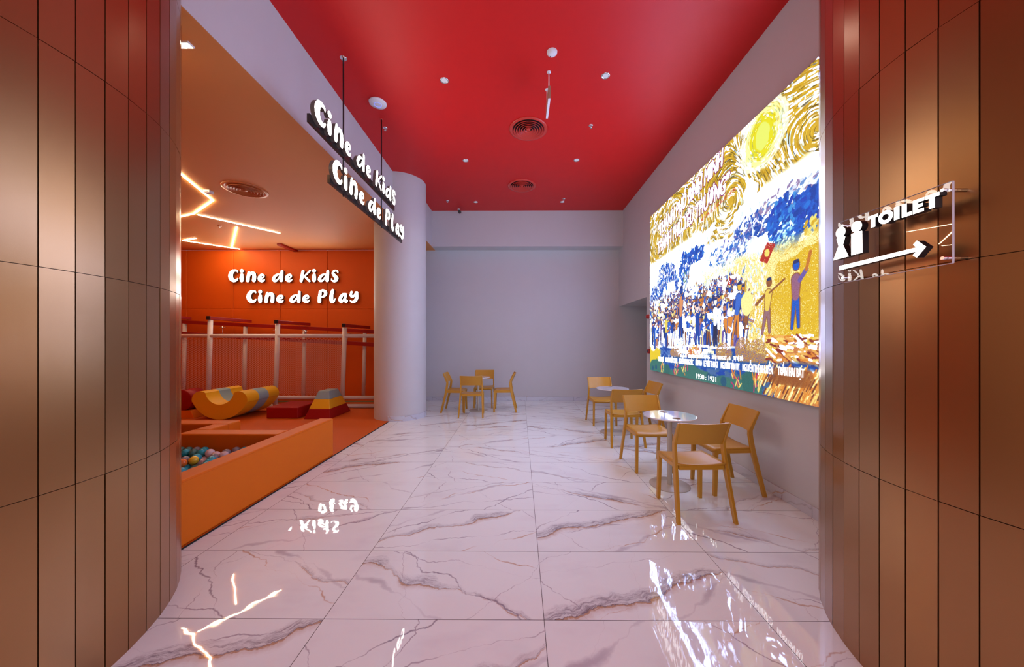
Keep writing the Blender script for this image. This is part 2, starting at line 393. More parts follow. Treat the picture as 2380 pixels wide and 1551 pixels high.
# bronze clad columns
def clad_column(cx, cy, r, ang0, step, label, seed):
    rnd = random.Random(seed)
    root = empty('clad_column', (cx, cy, 0))
    tag(root, label, 'column', 'bronze clad columns framing the view')
    MB().lathe([(r - .024, 0), (r - .024, ZC - .002)], (0, 0, 0), 120).build('core', M['gap'], root)
    mb = MB(); nf = int(round(360 / step)); zs = [0.0, 0.907, 1.807, 2.702, 3.60, 4.50, ZC - .002]
    g = 0.0022
    for k in range(nf):
        a, b = R(ang0 + k * 360 / nf), R(ang0 + (k + 1) * 360 / nf)
        for j in range(len(zs) - 1):
            p0 = Vector((r * math.cos(a), r * math.sin(a))); p1 = Vector((r * math.cos(b), r * math.sin(b)))
            t = (p1 - p0).normalized(); nrm = Vector((t.y, -t.x))
            e0, e1 = rnd.uniform(-.0011, .0003), rnd.uniform(-.0011, .0003); e2 = rnd.uniform(-.0012, .0012)
            q0, q1 = p0 + t * g, p1 - t * g
            z0, z1 = zs[j] + (g * .6 if j else 0), zs[j + 1] - g * .6
            def P(q, off, z): v = q + nrm * off; return (v.x, v.y, z)
            mb.hexa([P(q0, -.018, z0), P(q0, e0, z0), P(q1, e1, z0), P(q1, -.018, z0)],
                    [P(q0, -.018, z1), P(q0, e0 + e2, z1), P(q1, e1 + e2, z1), P(q1, -.018, z1)])
    mb.build('cladding', M['bronze'], root)
    return root
clad_column(-3.071, 1.386, 1.186, -3.27, 5.373, 'large bronze panelled column beside the orange ball pit', 1)
clad_column(2.631, 1.410, 1.051, 151.9, 5.714, 'large bronze panelled column behind the toilet sign', 2)

# ------------------------------------------------------------------ stroke letters
GL = {
 'C': (.80, [[(.71, .78, .05), (.66, .87, .075), (.46, .885, .105), (.28, .76, .15), (.185, .50, .18), (.25, .26, .165), (.44, .13, .125), (.62, .16, .09), (.715, .27, .06)]]),
 'i': (.36, [[(.16, .86, .145), (.17, .86, .145)], [(.17, .55, .125), (.155, .33, .16), (.16, .15, .145)]]),
 'n': (.80, [[(.23, .745, .105), (.17, .45, .125), (.14, .14, .14)], [(.20, .36, .07), (.33, .62, .09), (.47, .70, .12), (.60, .62, .14), (.63, .38, .145), (.60, .15, .145)]]),
 'e': (.58, [[(.16, .32, .05), (.38, .35, .06), (.47, .45, .07), (.40, .56, .08), (.24, .52, .10), (.145, .36, .13), (.17, .20, .14), (.33, .10, .10), (.46, .13, .07), (.52, .22, .045)]]),
 'd': (.88, [[(.62, .60, .05), (.42, .57, .08), (.24, .44, .11), (.13, .23, .12), (.20, .11, .10), (.34, .11, .08), (.50, .27, .06), (.63, .48, .07)], [(.77, .83, .105), (.75, .5, .12), (.72, .14, .135)]]),
 'K': (.92, [[(.27, .82, .115), (.20, .5, .12), (.135, .12, .125)], [(.30, .36, .07), (.55, .62, .065), (.80, .86, .07)], [(.38, .46, .07), (.60, .24, .08), (.76, .08, .08)]]),
 's': (.62, [[(.54, .73, .05), (.50, .83, .07), (.36, .865, .08), (.20, .79, .09), (.18, .64, .105), (.30, .48, .13), (.44, .32, .14), (.41, .15, .12), (.24, .08, .085), (.09, .14, .06), (.07, .26, .045)]]),
 'P': (.78, [[(.22, .80, .125), (.17, .45, .13), (.155, .13, .14)], [(.20, .88, .09), (.40, .95, .09), (.59, .86, .12), (.62, .68, .12), (.50, .52, .09), (.34, .48, .06)]]),
 'l': (.50, [[(.26, .94, .12), (.17, .6, .14), (.155, .25, .15), (.24, .10, .11), (.36, .14, .07), (.45, .32, .04)]]),
 'a': (.74, [[(.50, .70, .07), (.34, .64, .10), (.19, .44, .125), (.13, .22, .12), (.22, .11, .10), (.36, .17, .08), (.50, .40, .07), (.58, .64, .07)], [(.58, .66, .095), (.52, .35, .09), (.56, .12, .10), (.64, .10, .07), (.71, .22, .035)]]),
 'y': (.70, [[(.17, .83, .09), (.12, .62, .10), (.20, .49, .10), (.36, .54, .08), (.48, .74, .08)], [(.55, .78, .12), (.57, .5, .125), (.50, .25, .13), (.36, .12, .11), (.20, .08, .08), (.08, .17, .05)]]),
}
WORDS = {   # letter, left edge (in cap heights) as laid out on the wall sign
 'kids': [('C', 0), ('i', .865), ('n', 1.345), ('e', 2.225), ('d', 3.295), ('e', 4.29), ('K', 5.385), ('i', 6.325), ('d', 6.76), ('s', 7.74)],
 'play': [('C', 0), ('i', .885), ('n', 1.36), ('e', 2.265), ('d', 3.235), ('e', 4.22), ('P', 5.36), ('l', 6.26), ('a', 6.94), ('y', 7.77)],
}
def smooth_stroke(st, k=5):
    P = np.array(st, float)
    if len(P) < 3: return P
    Q = np.vstack([2 * P[0] - P[1], P, 2 * P[-1] - P[-2]]); out = []
    for i in range(1, len(Q) - 2):
        for t in np.linspace(0, 1, k, endpoint=False):
            a, b, c, d = Q[i - 1], Q[i], Q[i + 1], Q[i + 2]
            out.append(.5 * ((2 * b) + (-a + c) * t + (2 * a - 5 * b + 4 * c - d) * t * t + (-a + 3 * b - 3 * c + d) * t ** 3))
    out.append(P[-1]); return np.array(out)
def glyph_cells(strokes, res=0.022):
    gx = np.arange(-.06, 1.0, res); gy = np.arange(-.08, 1.16, res)
    X, Y = np.meshgrid(gx, gy, indexing='ij'); F = np.full(X.shape, -1.0)
    for st in strokes:
        S = smooth_stroke(st)
        for a, b in zip(S[:-1], S[1:]):
            dx, dy = b[0] - a[0], b[1] - a[1]; l2 = max(dx * dx + dy * dy, 1e-9)
            t = np.clip(((X - a[0]) * dx + (Y - a[1]) * dy) / l2, 0, 1)
            d = np.hypot(X - a[0] - t * dx, Y - a[1] - t * dy) + .016
            F = np.maximum(F, a[2] + (b[2] - a[2]) * t - d)
    return gx, gy, F
def glyph_mesh(ch, scale, depth):
    """mesh in local XY, front face at z = depth"""
    gx, gy, F = glyph_cells(GL[ch][1])
    verts, vid, faces, mi = [], {}, [], []
    def V(key, x, y, z):
        k = (key, z)
        if k not in vid: vid[k] = len(verts); verts.append((x * scale, y * scale, z))
        return vid[k]
    nx, ny = F.shape
    for i in range(nx - 1):
        for j in range(ny - 1):
            c = [(i, j), (i + 1, j), (i + 1, j + 1), (i, j + 1)]
            f = [F[p] for p in c]
            if max(f) <= 0: continue
            poly = []; cr = []
            for q in range(4):
                p, r = c[q], c[(q + 1) % 4]; fa, fb = f[q], f[(q + 1) % 4]
                if fa > 0: poly.append((p, gx[p[0]], gy[p[1]]))
                if (fa > 0) != (fb > 0):
                    t = fa / (fa - fb); key = (min(p, r), max(p, r))
                    it = (key, gx[p[0]] + (gx[r[0]] - gx[p[0]]) * t, gy[p[1]] + (gy[r[1]] - gy[p[1]]) * t)
                    poly.append(it); cr.append(it)
            if len(poly) < 3: continue
            faces.append([V(*p, depth) for p in poly]); mi.append(0)
            faces.append([V(*p, 0.0) for p in poly][::-1]); mi.append(1)
            if len(cr) == 2:
                # orient so that the side faces outwards
                faces.append([V(*cr[0], depth), V(*cr[1], depth), V(*cr[1], 0.0), V(*cr[0], 0.0)]); mi.append(1)
    me = bpy.data.meshes.new('letter'); me.from_pydata(verts, [], faces)
    me.polygons.foreach_set('material_index', mi)
    bm = bmesh.new(); bm.from_mesh(me); bmesh.ops.recalc_face_normals(bm, faces=bm.faces)
    bmesh.ops.dissolve_limit(bm, angle_limit=R(1), verts=bm.verts, edges=bm.edges, delimit={'MATERIAL'})
    bm.to_mesh(me); bm.free()
    me.materials.append(M['glow_white']); me.materials.append(M['letter_side'])
    return me
_glc = {}
def put_word(word, scale, depth, parent, place):
    for ch, x0 in WORDS[word]:
        k = (ch, scale, depth)
        if k not in _glc: _glc[k] = glyph_mesh(ch, scale, depth)
        o = bpy.data.objects.new('letter', _glc[k]); C.objects.link(o); o.parent = parent
        o.matrix_local = place(x0 * scale)

# wall sign (letters face the camera, -Y)
def wall_sign(word, x0, z0, scale, label):
    root = empty('wall_sign', (x0, 8.565, z0)); tag(root, label, 'sign', 'lit lettering on the orange padded wall')
    rot = Matrix.Rotation(R(90), 4, 'X')
    put_word(word, scale, 0.055, root, lambda dx: Matrix.Translation((dx, 0, 0)) @ rot)
wall_sign('kids', -7.35, 2.995, 0.335, 'upper line of illuminated white lettering on the orange padded wall')
wall_sign('play', -6.89, 2.470, 0.335, 'lower indented line of illuminated white lettering on the orange padded wall')

# hanging sign, letters face +X, text runs along +Y
hs = empty('hanging_sign', (-1.98, 4.35, ZC))
tag(hs, 'two tier hanging sign of lit white letters on dark bars under the red ceiling', 'sign')
inv = Matrix.Translation((1.98, -4.35, -ZC))
rot = Matrix.Rotation(R(90), 4, 'Z') @ Matrix.Rotation(R(90), 4, 'X')
def hword(word, y0, z0, sc):
    put_word(word, sc, 0.042, hs, lambda dx: inv @ Matrix.Translation((-1.965, y0 + dx, z0)) @ rot)
hword('kids', 3.165, 3.592, 0.249)
hword('play', 3.475, 3.178, 0.254)
def rel(mb):
    bmesh.ops.translate(mb.bm, verts=mb.bm.verts, vec=(1.98, -4.35, -ZC)); return mb
rel(MB().box(-1.994, -1.966, 3.165, 5.325, 3.566, 3.650, bev=.002)).build('bar', M['dark_metal'], hs)
rel(MB().box(-1.994, -1.966, 3.505, 5.675, 3.156, 3.240, bev=.002)).build('bar', M['dark_metal'], hs)
for yy in (3.81, 4.86):
    rr = rel(MB().tube([(-1.985, yy, 3.14), (-1.985, yy, ZC)], 0.0085, 10)).build('rod', M['black'], hs)
    e = rel(MB().lathe([(0, -.010), (.030, -.010), (.038, 0)] if yy < 4 else [(0, -.008), (.018, -.008), (.022, 0)], (-1.985, yy, ZC), 20)).build('rose', M['chrome'] if yy < 4 else M['red_metal'], hs)

# ------------------------------------------------------------------ toilet sign
ts = empty('toilet_sign', (1.52, 1.4165, 1.94))
tag(ts, 'clear acrylic toilet sign with lit white letters, two figures and an arrow', 'sign')
def trel(mb):
    bmesh.ops.translate(mb.bm, verts=mb.bm.verts, vec=(-1.52, -1.4165, -1.94)); return mb
pl = trel(MB().box(1.520, 1.526, 1.203, 1.631, 1.790, 2.078, bev=.0008, seg=1)).build('panel', M['acrylic'], ts)
M['edge'] = mat('frosted acrylic edge', (0.62, 0.58, 0.66), 0.4)
trel(MB().box(1.5195, 1.5265, 1.2015, 1.2030, 1.790, 2.078).box(1.5195, 1.5265, 1.203, 1.631, 1.7885, 1.7900).box(1.5195, 1.5265, 1.203, 1.631, 2.0780, 2.0790)).build('panel_edge', M['edge'], ts)
for yy in (1.60, 1.225):
    for zz in (2.055, 1.812):
        xe = 2.631 - math.sqrt(1.051 ** 2 - (yy - 1.41) ** 2)
        trel(MB().tube([(1.512, yy, zz), (xe + .004, yy, zz)], 0.006, 12)).build('standoff', M['chrome'], ts)
FX = lambda a, b, c: (1.518 - c, a, b)
def sgn(name, polys):
    mb = MB()
    for P in polys:
        mb.prism(P, FX, 0.028, mi=0, side=1)
    trel(mb)
    o = mb.build(name, [M['glow_sign'], M['black']], ts)
    return o
def disc(cy, cz, ry, rz, n=28): return [(cy + ry * math.cos(2 * PI * k / n), cz + rz * math.sin(2 * PI * k / n)) for k in range(n)]
sgn('female_figure', [disc(1.5860, 2.0196, .0235, .0240), [(1.6060, 1.9946), (1.5900, 2.0030), (1.5790, 2.0030), (1.5630, 1.9946), (1.5745, 1.9590), (1.5475, 1.8988), (1.6225, 1.8988), (1.5960, 1.9590)]])
sgn('male_figure', [disc(1.5112, 2.0215, .0235, .0240), [(1.5353, 1.9946), (1.5200, 1.9970), (1.5165, 2.003), (1.5055, 2.003), (1.5020, 1.9970), (1.4867, 1.9946), (1.4860, 1.9000), (1.5085, 1.9000), (1.5105, 1.9240), (1.5125, 1.9000), (1.5353, 1.9000)]])
z0, z1 = 1.9955, 2.0455
def yy_(a): return a
def hollow(cy, cz, ro, ri, rzo, rzi, n=32):
    out = []
    for k in range(n):
        a, b = 2 * PI * k / n, 2 * PI * (k + 1) / n
        out.append([(cy + ri * math.cos(a), cz + rzi * math.sin(a)), (cy + ro * math.cos(a), cz + rzo * math.sin(a)), (cy + ro * math.cos(b), cz + rzo * math.sin(b)), (cy + ri * math.cos(b), cz + rzi * math.sin(b))])
    return out
zm = (z0 + z1) / 2
def T_(a, b):
    c = (a + b) / 2; return [[(a, z1), (a, z1 - .012), (c + .0085, z1 - .012), (c + .0085, z0), (c - .0085, z0), (c - .0085, z1 - .012), (b, z1 - .012), (b, z1)]]
sgn('letter', T_(1.4610, 1.4210))
sgn('letter', hollow(1.3925, zm, .0275, .0130, .0262, .0125))
sgn('letter', [[(1.3605, z1), (1.3605, z0), (1.3415, z0), (1.3415, z1)]])
sgn('letter', [[(1.3330, z1), (1.3330, z0), (1.2990, z0), (1.2990, z0 + .013), (1.3165, z0 + .013), (1.3165, z1)]])
a, b = 1.2960, 1.2610
sgn('letter', [[(a, z1), (a, z0), (b, z0), (b, z0 + .0115), (a - .0165, z0 + .0115), (a - .0165, zm - .0055), (b + .003, zm - .0055), (b + .003, zm + .0055), (a - .0165, zm + .0055), (a - .0165, z1 - .0115), (b, z1 - .0115), (b, z1)]])
sgn('letter', T_(1.2585, 1.2150))
sgn('arrow', [[(1.5915, 1.8640), (1.5915, 1.8450), (1.2850, 1.8520), (1.2965, 1.8404), (1.2835, 1.8282), (1.2543, 1.8610), (1.2827, 1.8919), (1.2950, 1.8804), (1.2845, 1.8665)]])

# ------------------------------------------------------------------ LED screen
SX0, SY_FAR, SY_NEAR, SZ0, SZ1 = 2.45, 6.394, 2.20, 0.972, 3.845
SW, SH = SY_FAR - SY_NEAR, SZ1 - SZ0
led = empty('video_screen', (SX0, (SY_FAR + SY_NEAR) / 2, SZ0))
tag(led, 'huge bright video screen with a blue and gold poster on the right wall', 'screen')
def lrel(mb):
    bmesh.ops.translate(mb.bm, verts=mb.bm.verts, vec=(-SX0, -(SY_FAR + SY_NEAR) / 2, -SZ0)); return mb
lrel(MB().box(SX0 + .002, XR, SY_NEAR, SY_FAR, SZ0, SZ1)).build('cabinet', M['black'], led)

def paint():
    NX, NZ = 900, 616
    rng = np.random.default_rng(7)
    xs = (np.arange(NX) + .5) / NX * SW; zs = (np.arange(NZ) + .5) / NZ * SH
    X, Z = np.meshgrid(xs, zs, indexing='ij')
    img = np.ones((NX, NZ, 3))
    def h(c): return np.array(c) / 255.0
    def nz(n, seed):      # smooth value noise, n cells across
        r = np.random.default_rng(seed); g = r.random((n + 3, n + 3))
        u = X / SW * n; v = Z / SH * n; i = u.astype(int); j = v.astype(int); fu = u - i; fv = v - j
        fu = fu * fu * (3 - 2 * fu); fv = fv * fv * (3 - 2 * fv)
        return (g[i, j] * (1 - fu) * (1 - fv) + g[i + 1, j] * fu * (1 - fv) + g[i, j + 1] * (1 - fu) * fv + g[i + 1, j + 1] * fu * fv)
    def fbm(n, seed): return (nz(n, seed) + .5 * nz(n * 2, seed + 1) + .25 * nz(n * 4, seed + 2) + .125 * nz(n * 8, seed + 3)) / 1.875
    grain = rng.random((NX, NZ))
    def win(x0, x1, z0, z1):
        i0 = max(0, int(x0 / SW * NX)); i1 = min(NX, int(x1 / SW * NX) + 2); j0 = max(0, int(z0 / SH * NZ)); j1 = min(NZ, int(z1 / SH * NZ) + 2)
        return slice(i0, i1), slice(j0, j1)
    def cap(x0, z0, x1, z1, r0, col, a=1.0, r1=None):
        r1 = r0 if r1 is None else r1; rm = max(r0, r1)
        w_ = win(min(x0, x1) - rm, max(x0, x1) + rm, min(z0, z1) - rm, max(z0, z1) + rm)
        if w_[0].start >= w_[0].stop or w_[1].start >= w_[1].stop: return
        xx, zz = X[w_], Z[w_]; dx, dz = x1 - x0, z1 - z0; l2 = max(dx * dx + dz * dz, 1e-9)
        t = np.clip(((xx - x0) * dx + (zz - z0) * dz) / l2, 0, 1); d = np.hypot(xx - x0 - t * dx, zz - z0 - t * dz)
        k = np.clip((r0 + (r1 - r0) * t - d) / .005 + .5, 0, 1)[..., None] * a
        img[w_] = img[w_] * (1 - k) + np.array(col) * k
    def ell(cx, cz, rx, rz, col, a=1.0, rag=0.0, seed=1):
        w_ = win(cx - rx * 1.4, cx + rx * 1.4, cz - rz * 1.4, cz + rz * 1.4); xx, zz = X[w_], Z[w_]
        q = np.hypot((xx - cx) / rx, (zz - cz) / rz)
        if rag: q = q + (RAG[w_] - .5) * rag
        k = np.clip((1 - q) / .06 + .5, 0, 1)[..., None] * a
        img[w_] = img[w_] * (1 - k) + np.array(col) * k
    RAG = fbm(40, 77)
    def blend(k, col):
        k = np.clip(k, 0, 1)[..., None]; img[:] = img * (1 - k) + np.array(col) * k
    gold, pale, olive, white, sky = h((222, 178, 38)), h((246, 232, 150)), h((92, 84, 30)), h((255, 255, 255)), h((190, 220, 235))
    blue, deep, navy, brown, orange = h((20, 92, 205)), h((10, 70, 170)), h((36, 52, 110)), h((150, 92, 52)), h((226, 140, 52))
    green, purple, red = h((54, 116, 108)), h((110, 92, 170)), h((190, 50, 36))
    # ---- sky of loose brush marks following eddies
    horizon = 1.86 + .12 * np.sin(X * 1.7 + .6) + .10 * (fbm(10, 3) - .5)
    skym = np.clip((Z - horizon) / .06, 0, 1)
    blend(skym * .96, gold * .97)
    blend(skym * (fbm(20, 6) > .56) * .8, white)
    eddies = [(3.60, 2.30, 1, .80), (2.45, 2.20, -1, .50), (1.55, 2.12, 1, .36), (.45, 2.32, -1, .40), (1.00, 2.62, -1, .30), (2.93, 2.66, 1, .42), (4.0, 1.9, -1, .4)]
    def flow(x, z):
        u, v = .25, .10
        for cx, cz, s, rr in eddies:
            dx, dz = x - cx, z - cz; q = math.exp(-(dx * dx + dz * dz) / (rr * rr)) * 2.6; d = math.hypot(dx, dz) + .05
            u += (-s * dz / d + .18 * dx / d) * q; v += (s * dx / d + .18 * dz / d) * q
        l = math.hypot(u, v) + 1e-6; return u / l, v / l
    dark = h((70, 66, 30)); ink = h((34, 40, 50))
    pal = [gold, gold * .88, h((238, 200, 60)), white, h((250, 250, 235)), dark, ink, sky, h((198, 152, 24)), h((120, 106, 40))]
    pr = np.array([.15, .10, .09, .19, .07, .17, .09, .04, .07, .05]); pr /= pr.sum()
    for k in range(6800):
        x, z = rng.uniform(0, SW), rng.uniform(1.78, SH)
        if z < 1.86 + .12 * math.sin(x * 1.7 + .6) - .03 * rng.random(): continue
        i = rng.choice(len(pal), p=pr)
        if i in (3, 4, 7) and x < 2.5 and 2.0 < z < 2.75 and rng.random() < .7: i = [0, 9, 2, 5][rng.integers(0, 4)]
        c = pal[i]; r = rng.uniform(.0035, .0085)
        if i in (5, 6, 9): r = rng.uniform(.0018, .0036)
        px, pz = x, z
        for s in range(rng.integers(2, 5)):
            u, v = flow(px, pz); st = rng.uniform(.022, .040)
            cap(px, pz, px + u * st, pz + v * st, r, c, .95); px += u * st; pz += v * st
    # glowing pale oval, upper middle
    for k, (rx, rz, c) in enumerate([(.34, .34, h((236, 244, 236))), (.26, .28, h((240, 244, 150))), (.19, .22, h((236, 228, 20))), (.10, .13, h((232, 244, 120)))]):
        ell(2.95, 2.62, rx, rz, c, .9 if k else .75, .35)
    for k in range(240):
        a = rng.uniform(0, 2 * PI); f = rng.uniform(.5, 1.15); x, z = 2.95 + .27 * f * math.cos(a), 2.62 + .28 * f * math.sin(a)
        t = .05; cap(x, z, x - .27 * f * math.sin(a) * t * 3, z + .28 * f * math.cos(a) * t * 3, rng.uniform(.002, .004), [white, h((150, 170, 120)), h((190, 215, 225)), gold][k % 4], .9)
    ell(2.78, 2.12, .11, .12, white, .95, .5)
    # ---- white clouds / haze under the sky
    hz = np.clip(1 - np.abs(Z - (1.80 + .05 * X)) / .20, 0, 1)
    blend(np.clip(hz * 3, 0, 1) * (fbm(9, 21) > .46) * .95, white)
    f1, f2 = fbm(26, 31), fbm(60, 41)
    def dabs(cx, cz, rx, rz, n, cols_, r0, r1, el=1.6, ang=.9):
        for k in range(n):
            a, q = rng.uniform(0, 2 * PI), math.sqrt(rng.random()); x, z = cx + rx * q * math.cos(a), cz + rz * q * math.sin(a)
            r = rng.uniform(r0, r1); l = r * el; t = rng.normal(ang, .5)
            cap(x, z, x + l * math.cos(t), z + l * math.sin(t), r, cols_[rng.integers(0, len(cols_))])
    bl = [blue, blue, deep, blue, h((30, 120, 225)), deep, h((20, 70, 190))]
    for c in [(.62, 1.66, .22, .20), (.85, 1.56, .20, .22), (.18, 1.24, .17, .30), (.42, 1.40, .16, .24), (1.32, 1.62, .16, .24), (1.62, 1.74, .26, .10), (.98, 1.42, .14, .20)]:
        dabs(*c, 190, bl, .008, .022)
    for c in [(.20, 1.05, .16, .12), (.95, 1.30, .12, .10), (1.40, 1.46, .10, .10)]: dabs(*c, 40, [deep, sky, h((120, 170, 90)), brown], .006, .014)
    # far hills: layered dabs
    dabs(2.35, 1.58, .40, .14, 260, [h((90, 140, 215)), white, h((180, 200, 235)), h((120, 120, 190)), h((40, 110, 210))], .006, .016, 3, .6)
    dabs(2.85, 1.74, .36, .13, 420, [h((30, 90, 190)), h((110, 110, 180)), h((60, 110, 200)), white, deep], .006, .018, 2.5, .5)
    dabs(3.45, 1.86, .55, .12, 300, [h((190, 200, 225)), white, h((150, 130, 170)), h((110, 150, 210))], .006, .018, 3, .4)
    dabs(3.25, 1.62, .22, .26, 420, bl + [h((60, 150, 230))], .008, .022)
    dabs(3.62, 1.66, .26, .20, 420, bl, .008, .024)
    dabs(4.0, 1.70, .3, .2, 260, bl, .008, .022)
    dabs(3.26, 1.52, .13, .14, 90, [h((150, 215, 240)), blue, sky], .006, .012)
    dabs(3.60, 1.50, .16, .08, 70, [h((240, 226, 120)), gold], .008, .016)
    # pale building block on the left
    for (x0, x1, za, zb_) in [(.62, 1.02, .85, 1.30), (.74, 1.02, 1.28, 1.50)]:
        k = ((X > x0) & (X < x1) & (Z > za) & (Z < zb_)).astype(float)
        blend(k, white); blend(k * (np.abs((X - x0) % .12 - .06) < .008) * .5, h((170, 210, 235)))
        blend(k * (np.abs((Z - za) % .10 - .05) < .006) * .5, h((150, 190, 230)))
    # ---- golden ground on the right
    g = np.clip((X - 1.75 + (fbm(7, 51) - .5) * 1.2) / .8, 0, 1) * np.clip((1.52 + .10 * (f1 - .5) - Z) / .12, 0, 1)
    dens = np.clip(.22 + .75 * fbm(6, 61) + .40 * np.clip((X - 2.8) / .8, 0, 1), 0, .93)
    dens = np.where((fbm(5, 63) > .58) & (Z > 1.05), dens * .35, dens)
    blend(g * .85, h((246, 228, 140)))
    blend(g * (grain < dens) * .97, h((232, 190, 36)))
    wc = [h((205, 222, 244)), h((228, 214, 238)), h((246, 238, 205)), h((176, 205, 240)), h((236, 226, 240))]
    for k in range(2600):
        x, z = rng.uniform(0, 3.0), rng.uniform(.45, 1.95)
        if x > 1.2 and z > 1.5 and rng.random() < .5: continue
        cap(x, z, x + rng.uniform(-.02, .02), z + rng.uniform(.01, .05), rng.uniform(.004, .010), wc[k % 5], .9)
    blend(g * (grain > .955) * (grain < .985), h((180, 120, 40)))
    blend(g * (grain > .985), h((240, 235, 150)))
    # washes behind the crowd
    wsh = [h((120, 170, 235)), h((196, 180, 226)), h((238, 214, 150)), h((60, 130, 225)), h((214, 228, 246))]
    for k in range(1500):
        x, z = rng.uniform(0, 2.7), rng.uniform(.42, 1.30)
        cap(x, z, x + rng.uniform(-.03, .03), z + rng.uniform(.02, .08), rng.uniform(.004, .009), wsh[rng.integers(0, 5)], .85)
    # crowd
    cols = [blue, deep, blue, white, white, h((235, 225, 235)), brown, orange, purple, pale, navy, h((40, 110, 220))]
    def person(x, z, s, c1, c2, c3, lean=0.0, arm=True, ol=None):
        for grow, on in ((.010 * s + .003, True), (0.0, False)):
            k1, k2, k3 = (ol if ol is not None else navy,) * 3 if on else (c1, c2, c3)
            lw = .030 * s + grow
            sp_ = rng.uniform(.02, .09) if on else sp_
            if on: a = rng.uniform(-.6, 2.2)
            cap(x - sp_ * s, z, x - .02 * s + lean * .4 * s, z + .42 * s, lw * .7, k2, 1, lw * 1.2)
            cap(x + sp_ * s, z + .02 * s, x + .03 * s + lean * .4 * s, z + .42 * s, lw * .7, k2, 1, lw * 1.2)
            cap(x + lean * .4 * s, z + .45 * s, x + lean * .8 * s, z + .70 * s, .055 * s + grow, k1, 1, .080 * s + grow)
            ell(x + lean * s, z + .90 * s, .055 * s + grow, .072 * s + grow, k3)
            if not on: cap(x + lean * s - .03 * s, z + .95 * s, x + lean * s + .03 * s, z + .955 * s, .026 * s, navy if s > .3 else deep)
            if arm:
                l = .28 * s; sx = x + lean * .8 * s + .06 * s
                ex, ez = sx + l * .5 * math.cos(a - .8), z + .70 * s + l * .5 * math.sin(a - .8)
                cap(sx, z + .70 * s, ex, ez, .020 * s + grow * .6, k1); cap(ex, ez, ex + l * .6 * math.cos(a), ez + l * .6 * math.sin(a), .016 * s + grow * .6, k3)
    pts = []
    for k in range(430):
        z = .36 + .86 * rng.random() ** .8; x = rng.uniform(.02, 2.50 + .30 * (1.3 - z)); pts.append((z, x))
    pts.sort(reverse=True)
    for z, x in pts:
        s = .56 - .42 * (z - .36) / .86
        i, j, l = rng.integers(0, len(cols), 3)
        person(x, z, s * rng.uniform(.8, 1.15), cols[i], cols[j], [brown, h((200, 130, 90)), orange, pale, h((230, 190, 160))][l % 5], rng.uniform(-.18, .18), True, [navy, deep, blue, brown, purple, h((90, 60, 60))][rng.integers(0, 6)])
        q = rng.random()
        if q < .35: cap(x, z + .2 * s, x + rng.uniform(-.1, .1), z + .6 * s, .0045, navy)
        elif q < .75: cap(x, z + .1 * s, x + rng.uniform(-.05, .05), z + .5 * s, rng.uniform(.006, .016), [white, white, pale][rng.integers(0, 3)])
    k = (fbm(40, 91) > .63) & (Z > .60) & (Z < 1.3) & (X < 2.6); blend(k * .9, white)
    # larger people
    person(1.20, .60, .80, h((225, 150, 100)), deep, deep, .05, False); cap(1.27, 1.18, 1.34, 1.30, .020, deep); cap(1.33, 1.30, 1.52, 1.66, .016, h((120, 150, 200)))
    person(3.00, .62, .56, h((240, 210, 90)), h((150, 110, 120)), brown, .08, False, brown); cap(3.05, 1.02, 3.24, 1.12, .010, brown); cap(2.98, 1.0, 2.86, .92, .016, brown)
    person(3.36, .66, .62, h((150, 100, 130)), blue, blue, .02, False, brown); cap(3.41, 1.08, 3.48, 1.16, .022, purple); cap(3.48, 1.16, 3.52, 1.30, .016, h((200, 120, 50)))
    person(2.12, .50, .60, white, h((30, 40, 70)), h((240, 220, 200)), .02, True, navy); person(2.52, .58, .64, h((60, 110, 210)), orange, h((235, 190, 60)), .12)
    person(.70, .46, .56, h((235, 215, 90)), deep, deep); person(1.70, .46, .60, deep, deep, h((230, 200, 190)), 0, True, deep); person(.22, .40, .50, blue, blue, brown)
    ell(2.72, .95, .10, .13, pale, 1, .3)
    for x0_, x1_, zz_ in ((.75, 1.15, .44), (1.45, 1.95, .47), (2.05, 2.50, .46)): cap(x0_, zz_, x1_, zz_ + .01, .012, white); cap(x0_, zz_ - .03, x1_, zz_ - .02, .010, deep)
    # banners
    for cx, cz, s in ((3.02, 1.42, .11), (2.42, 1.24, .05)):
        k = (np.abs(X - cx) / s + np.abs(Z - cz - (X - cx) * .5) / s) < 1; blend(k * (grain < .96), red)
        if s > .1: ell(cx, cz, .035, .04, h((240, 225, 110)), 1, .6)
    # ---- foreground
    low = .40 + .06 * np.sin(X * 3.1) + .10 * (f1 - .5)
    k = np.clip((low - Z) / .03, 0, 1) * (X > .42) * (X < 3.25); blend(k * (.75 + .25 * (f2 > .5)), deep)
    k = np.clip((.42 - Z + .2 * (f1 - .5)) / .04, 0, 1) * np.clip((.50 - X) / .06, 0, 1); blend(k, h((236, 206, 40)))
    for cx, cz, rx, rz in ((2.30, .40, .16, .13), (2.66, .44, .14, .15), (2.88, .40, .15, .17), (1.05, .36, .20, .09), (1.62, .36, .22, .11)):
        q = np.hypot((X - cx) / rx, (Z - cz) / rz) < 1
        blend(q * (grain < .55), h((206, 160, 60))); blend(q * (grain > .82), h((120, 84, 120))); blend(q * ((grain > .55) & (grain < .65)), h((190, 110, 60)))
    k = np.clip(1 - np.abs(Z - (.225 + .012 * X)) / .075, 0, 1) * (X > .55) * (X < 3.12); blend(np.clip(k * 2.5, 0, 1) * .92, h((14, 84, 170)))
    for k in range(150):
        x, z = rng.uniform(1.45, 1.80), rng.uniform(.30, .44); c = [orange, h((245, 200, 110)), red, white][rng.integers(0, 4)]
        cap(x, z, x + rng.uniform(-.04, .04), z + rng.uniform(.02, .07), .006, c)
    k = np.clip((.17 + .05 * np.sin(X * 5) + .10 * (f1 - .5) - Z) / .03, 0, 1) * (X < 2.95); blend(k, green)
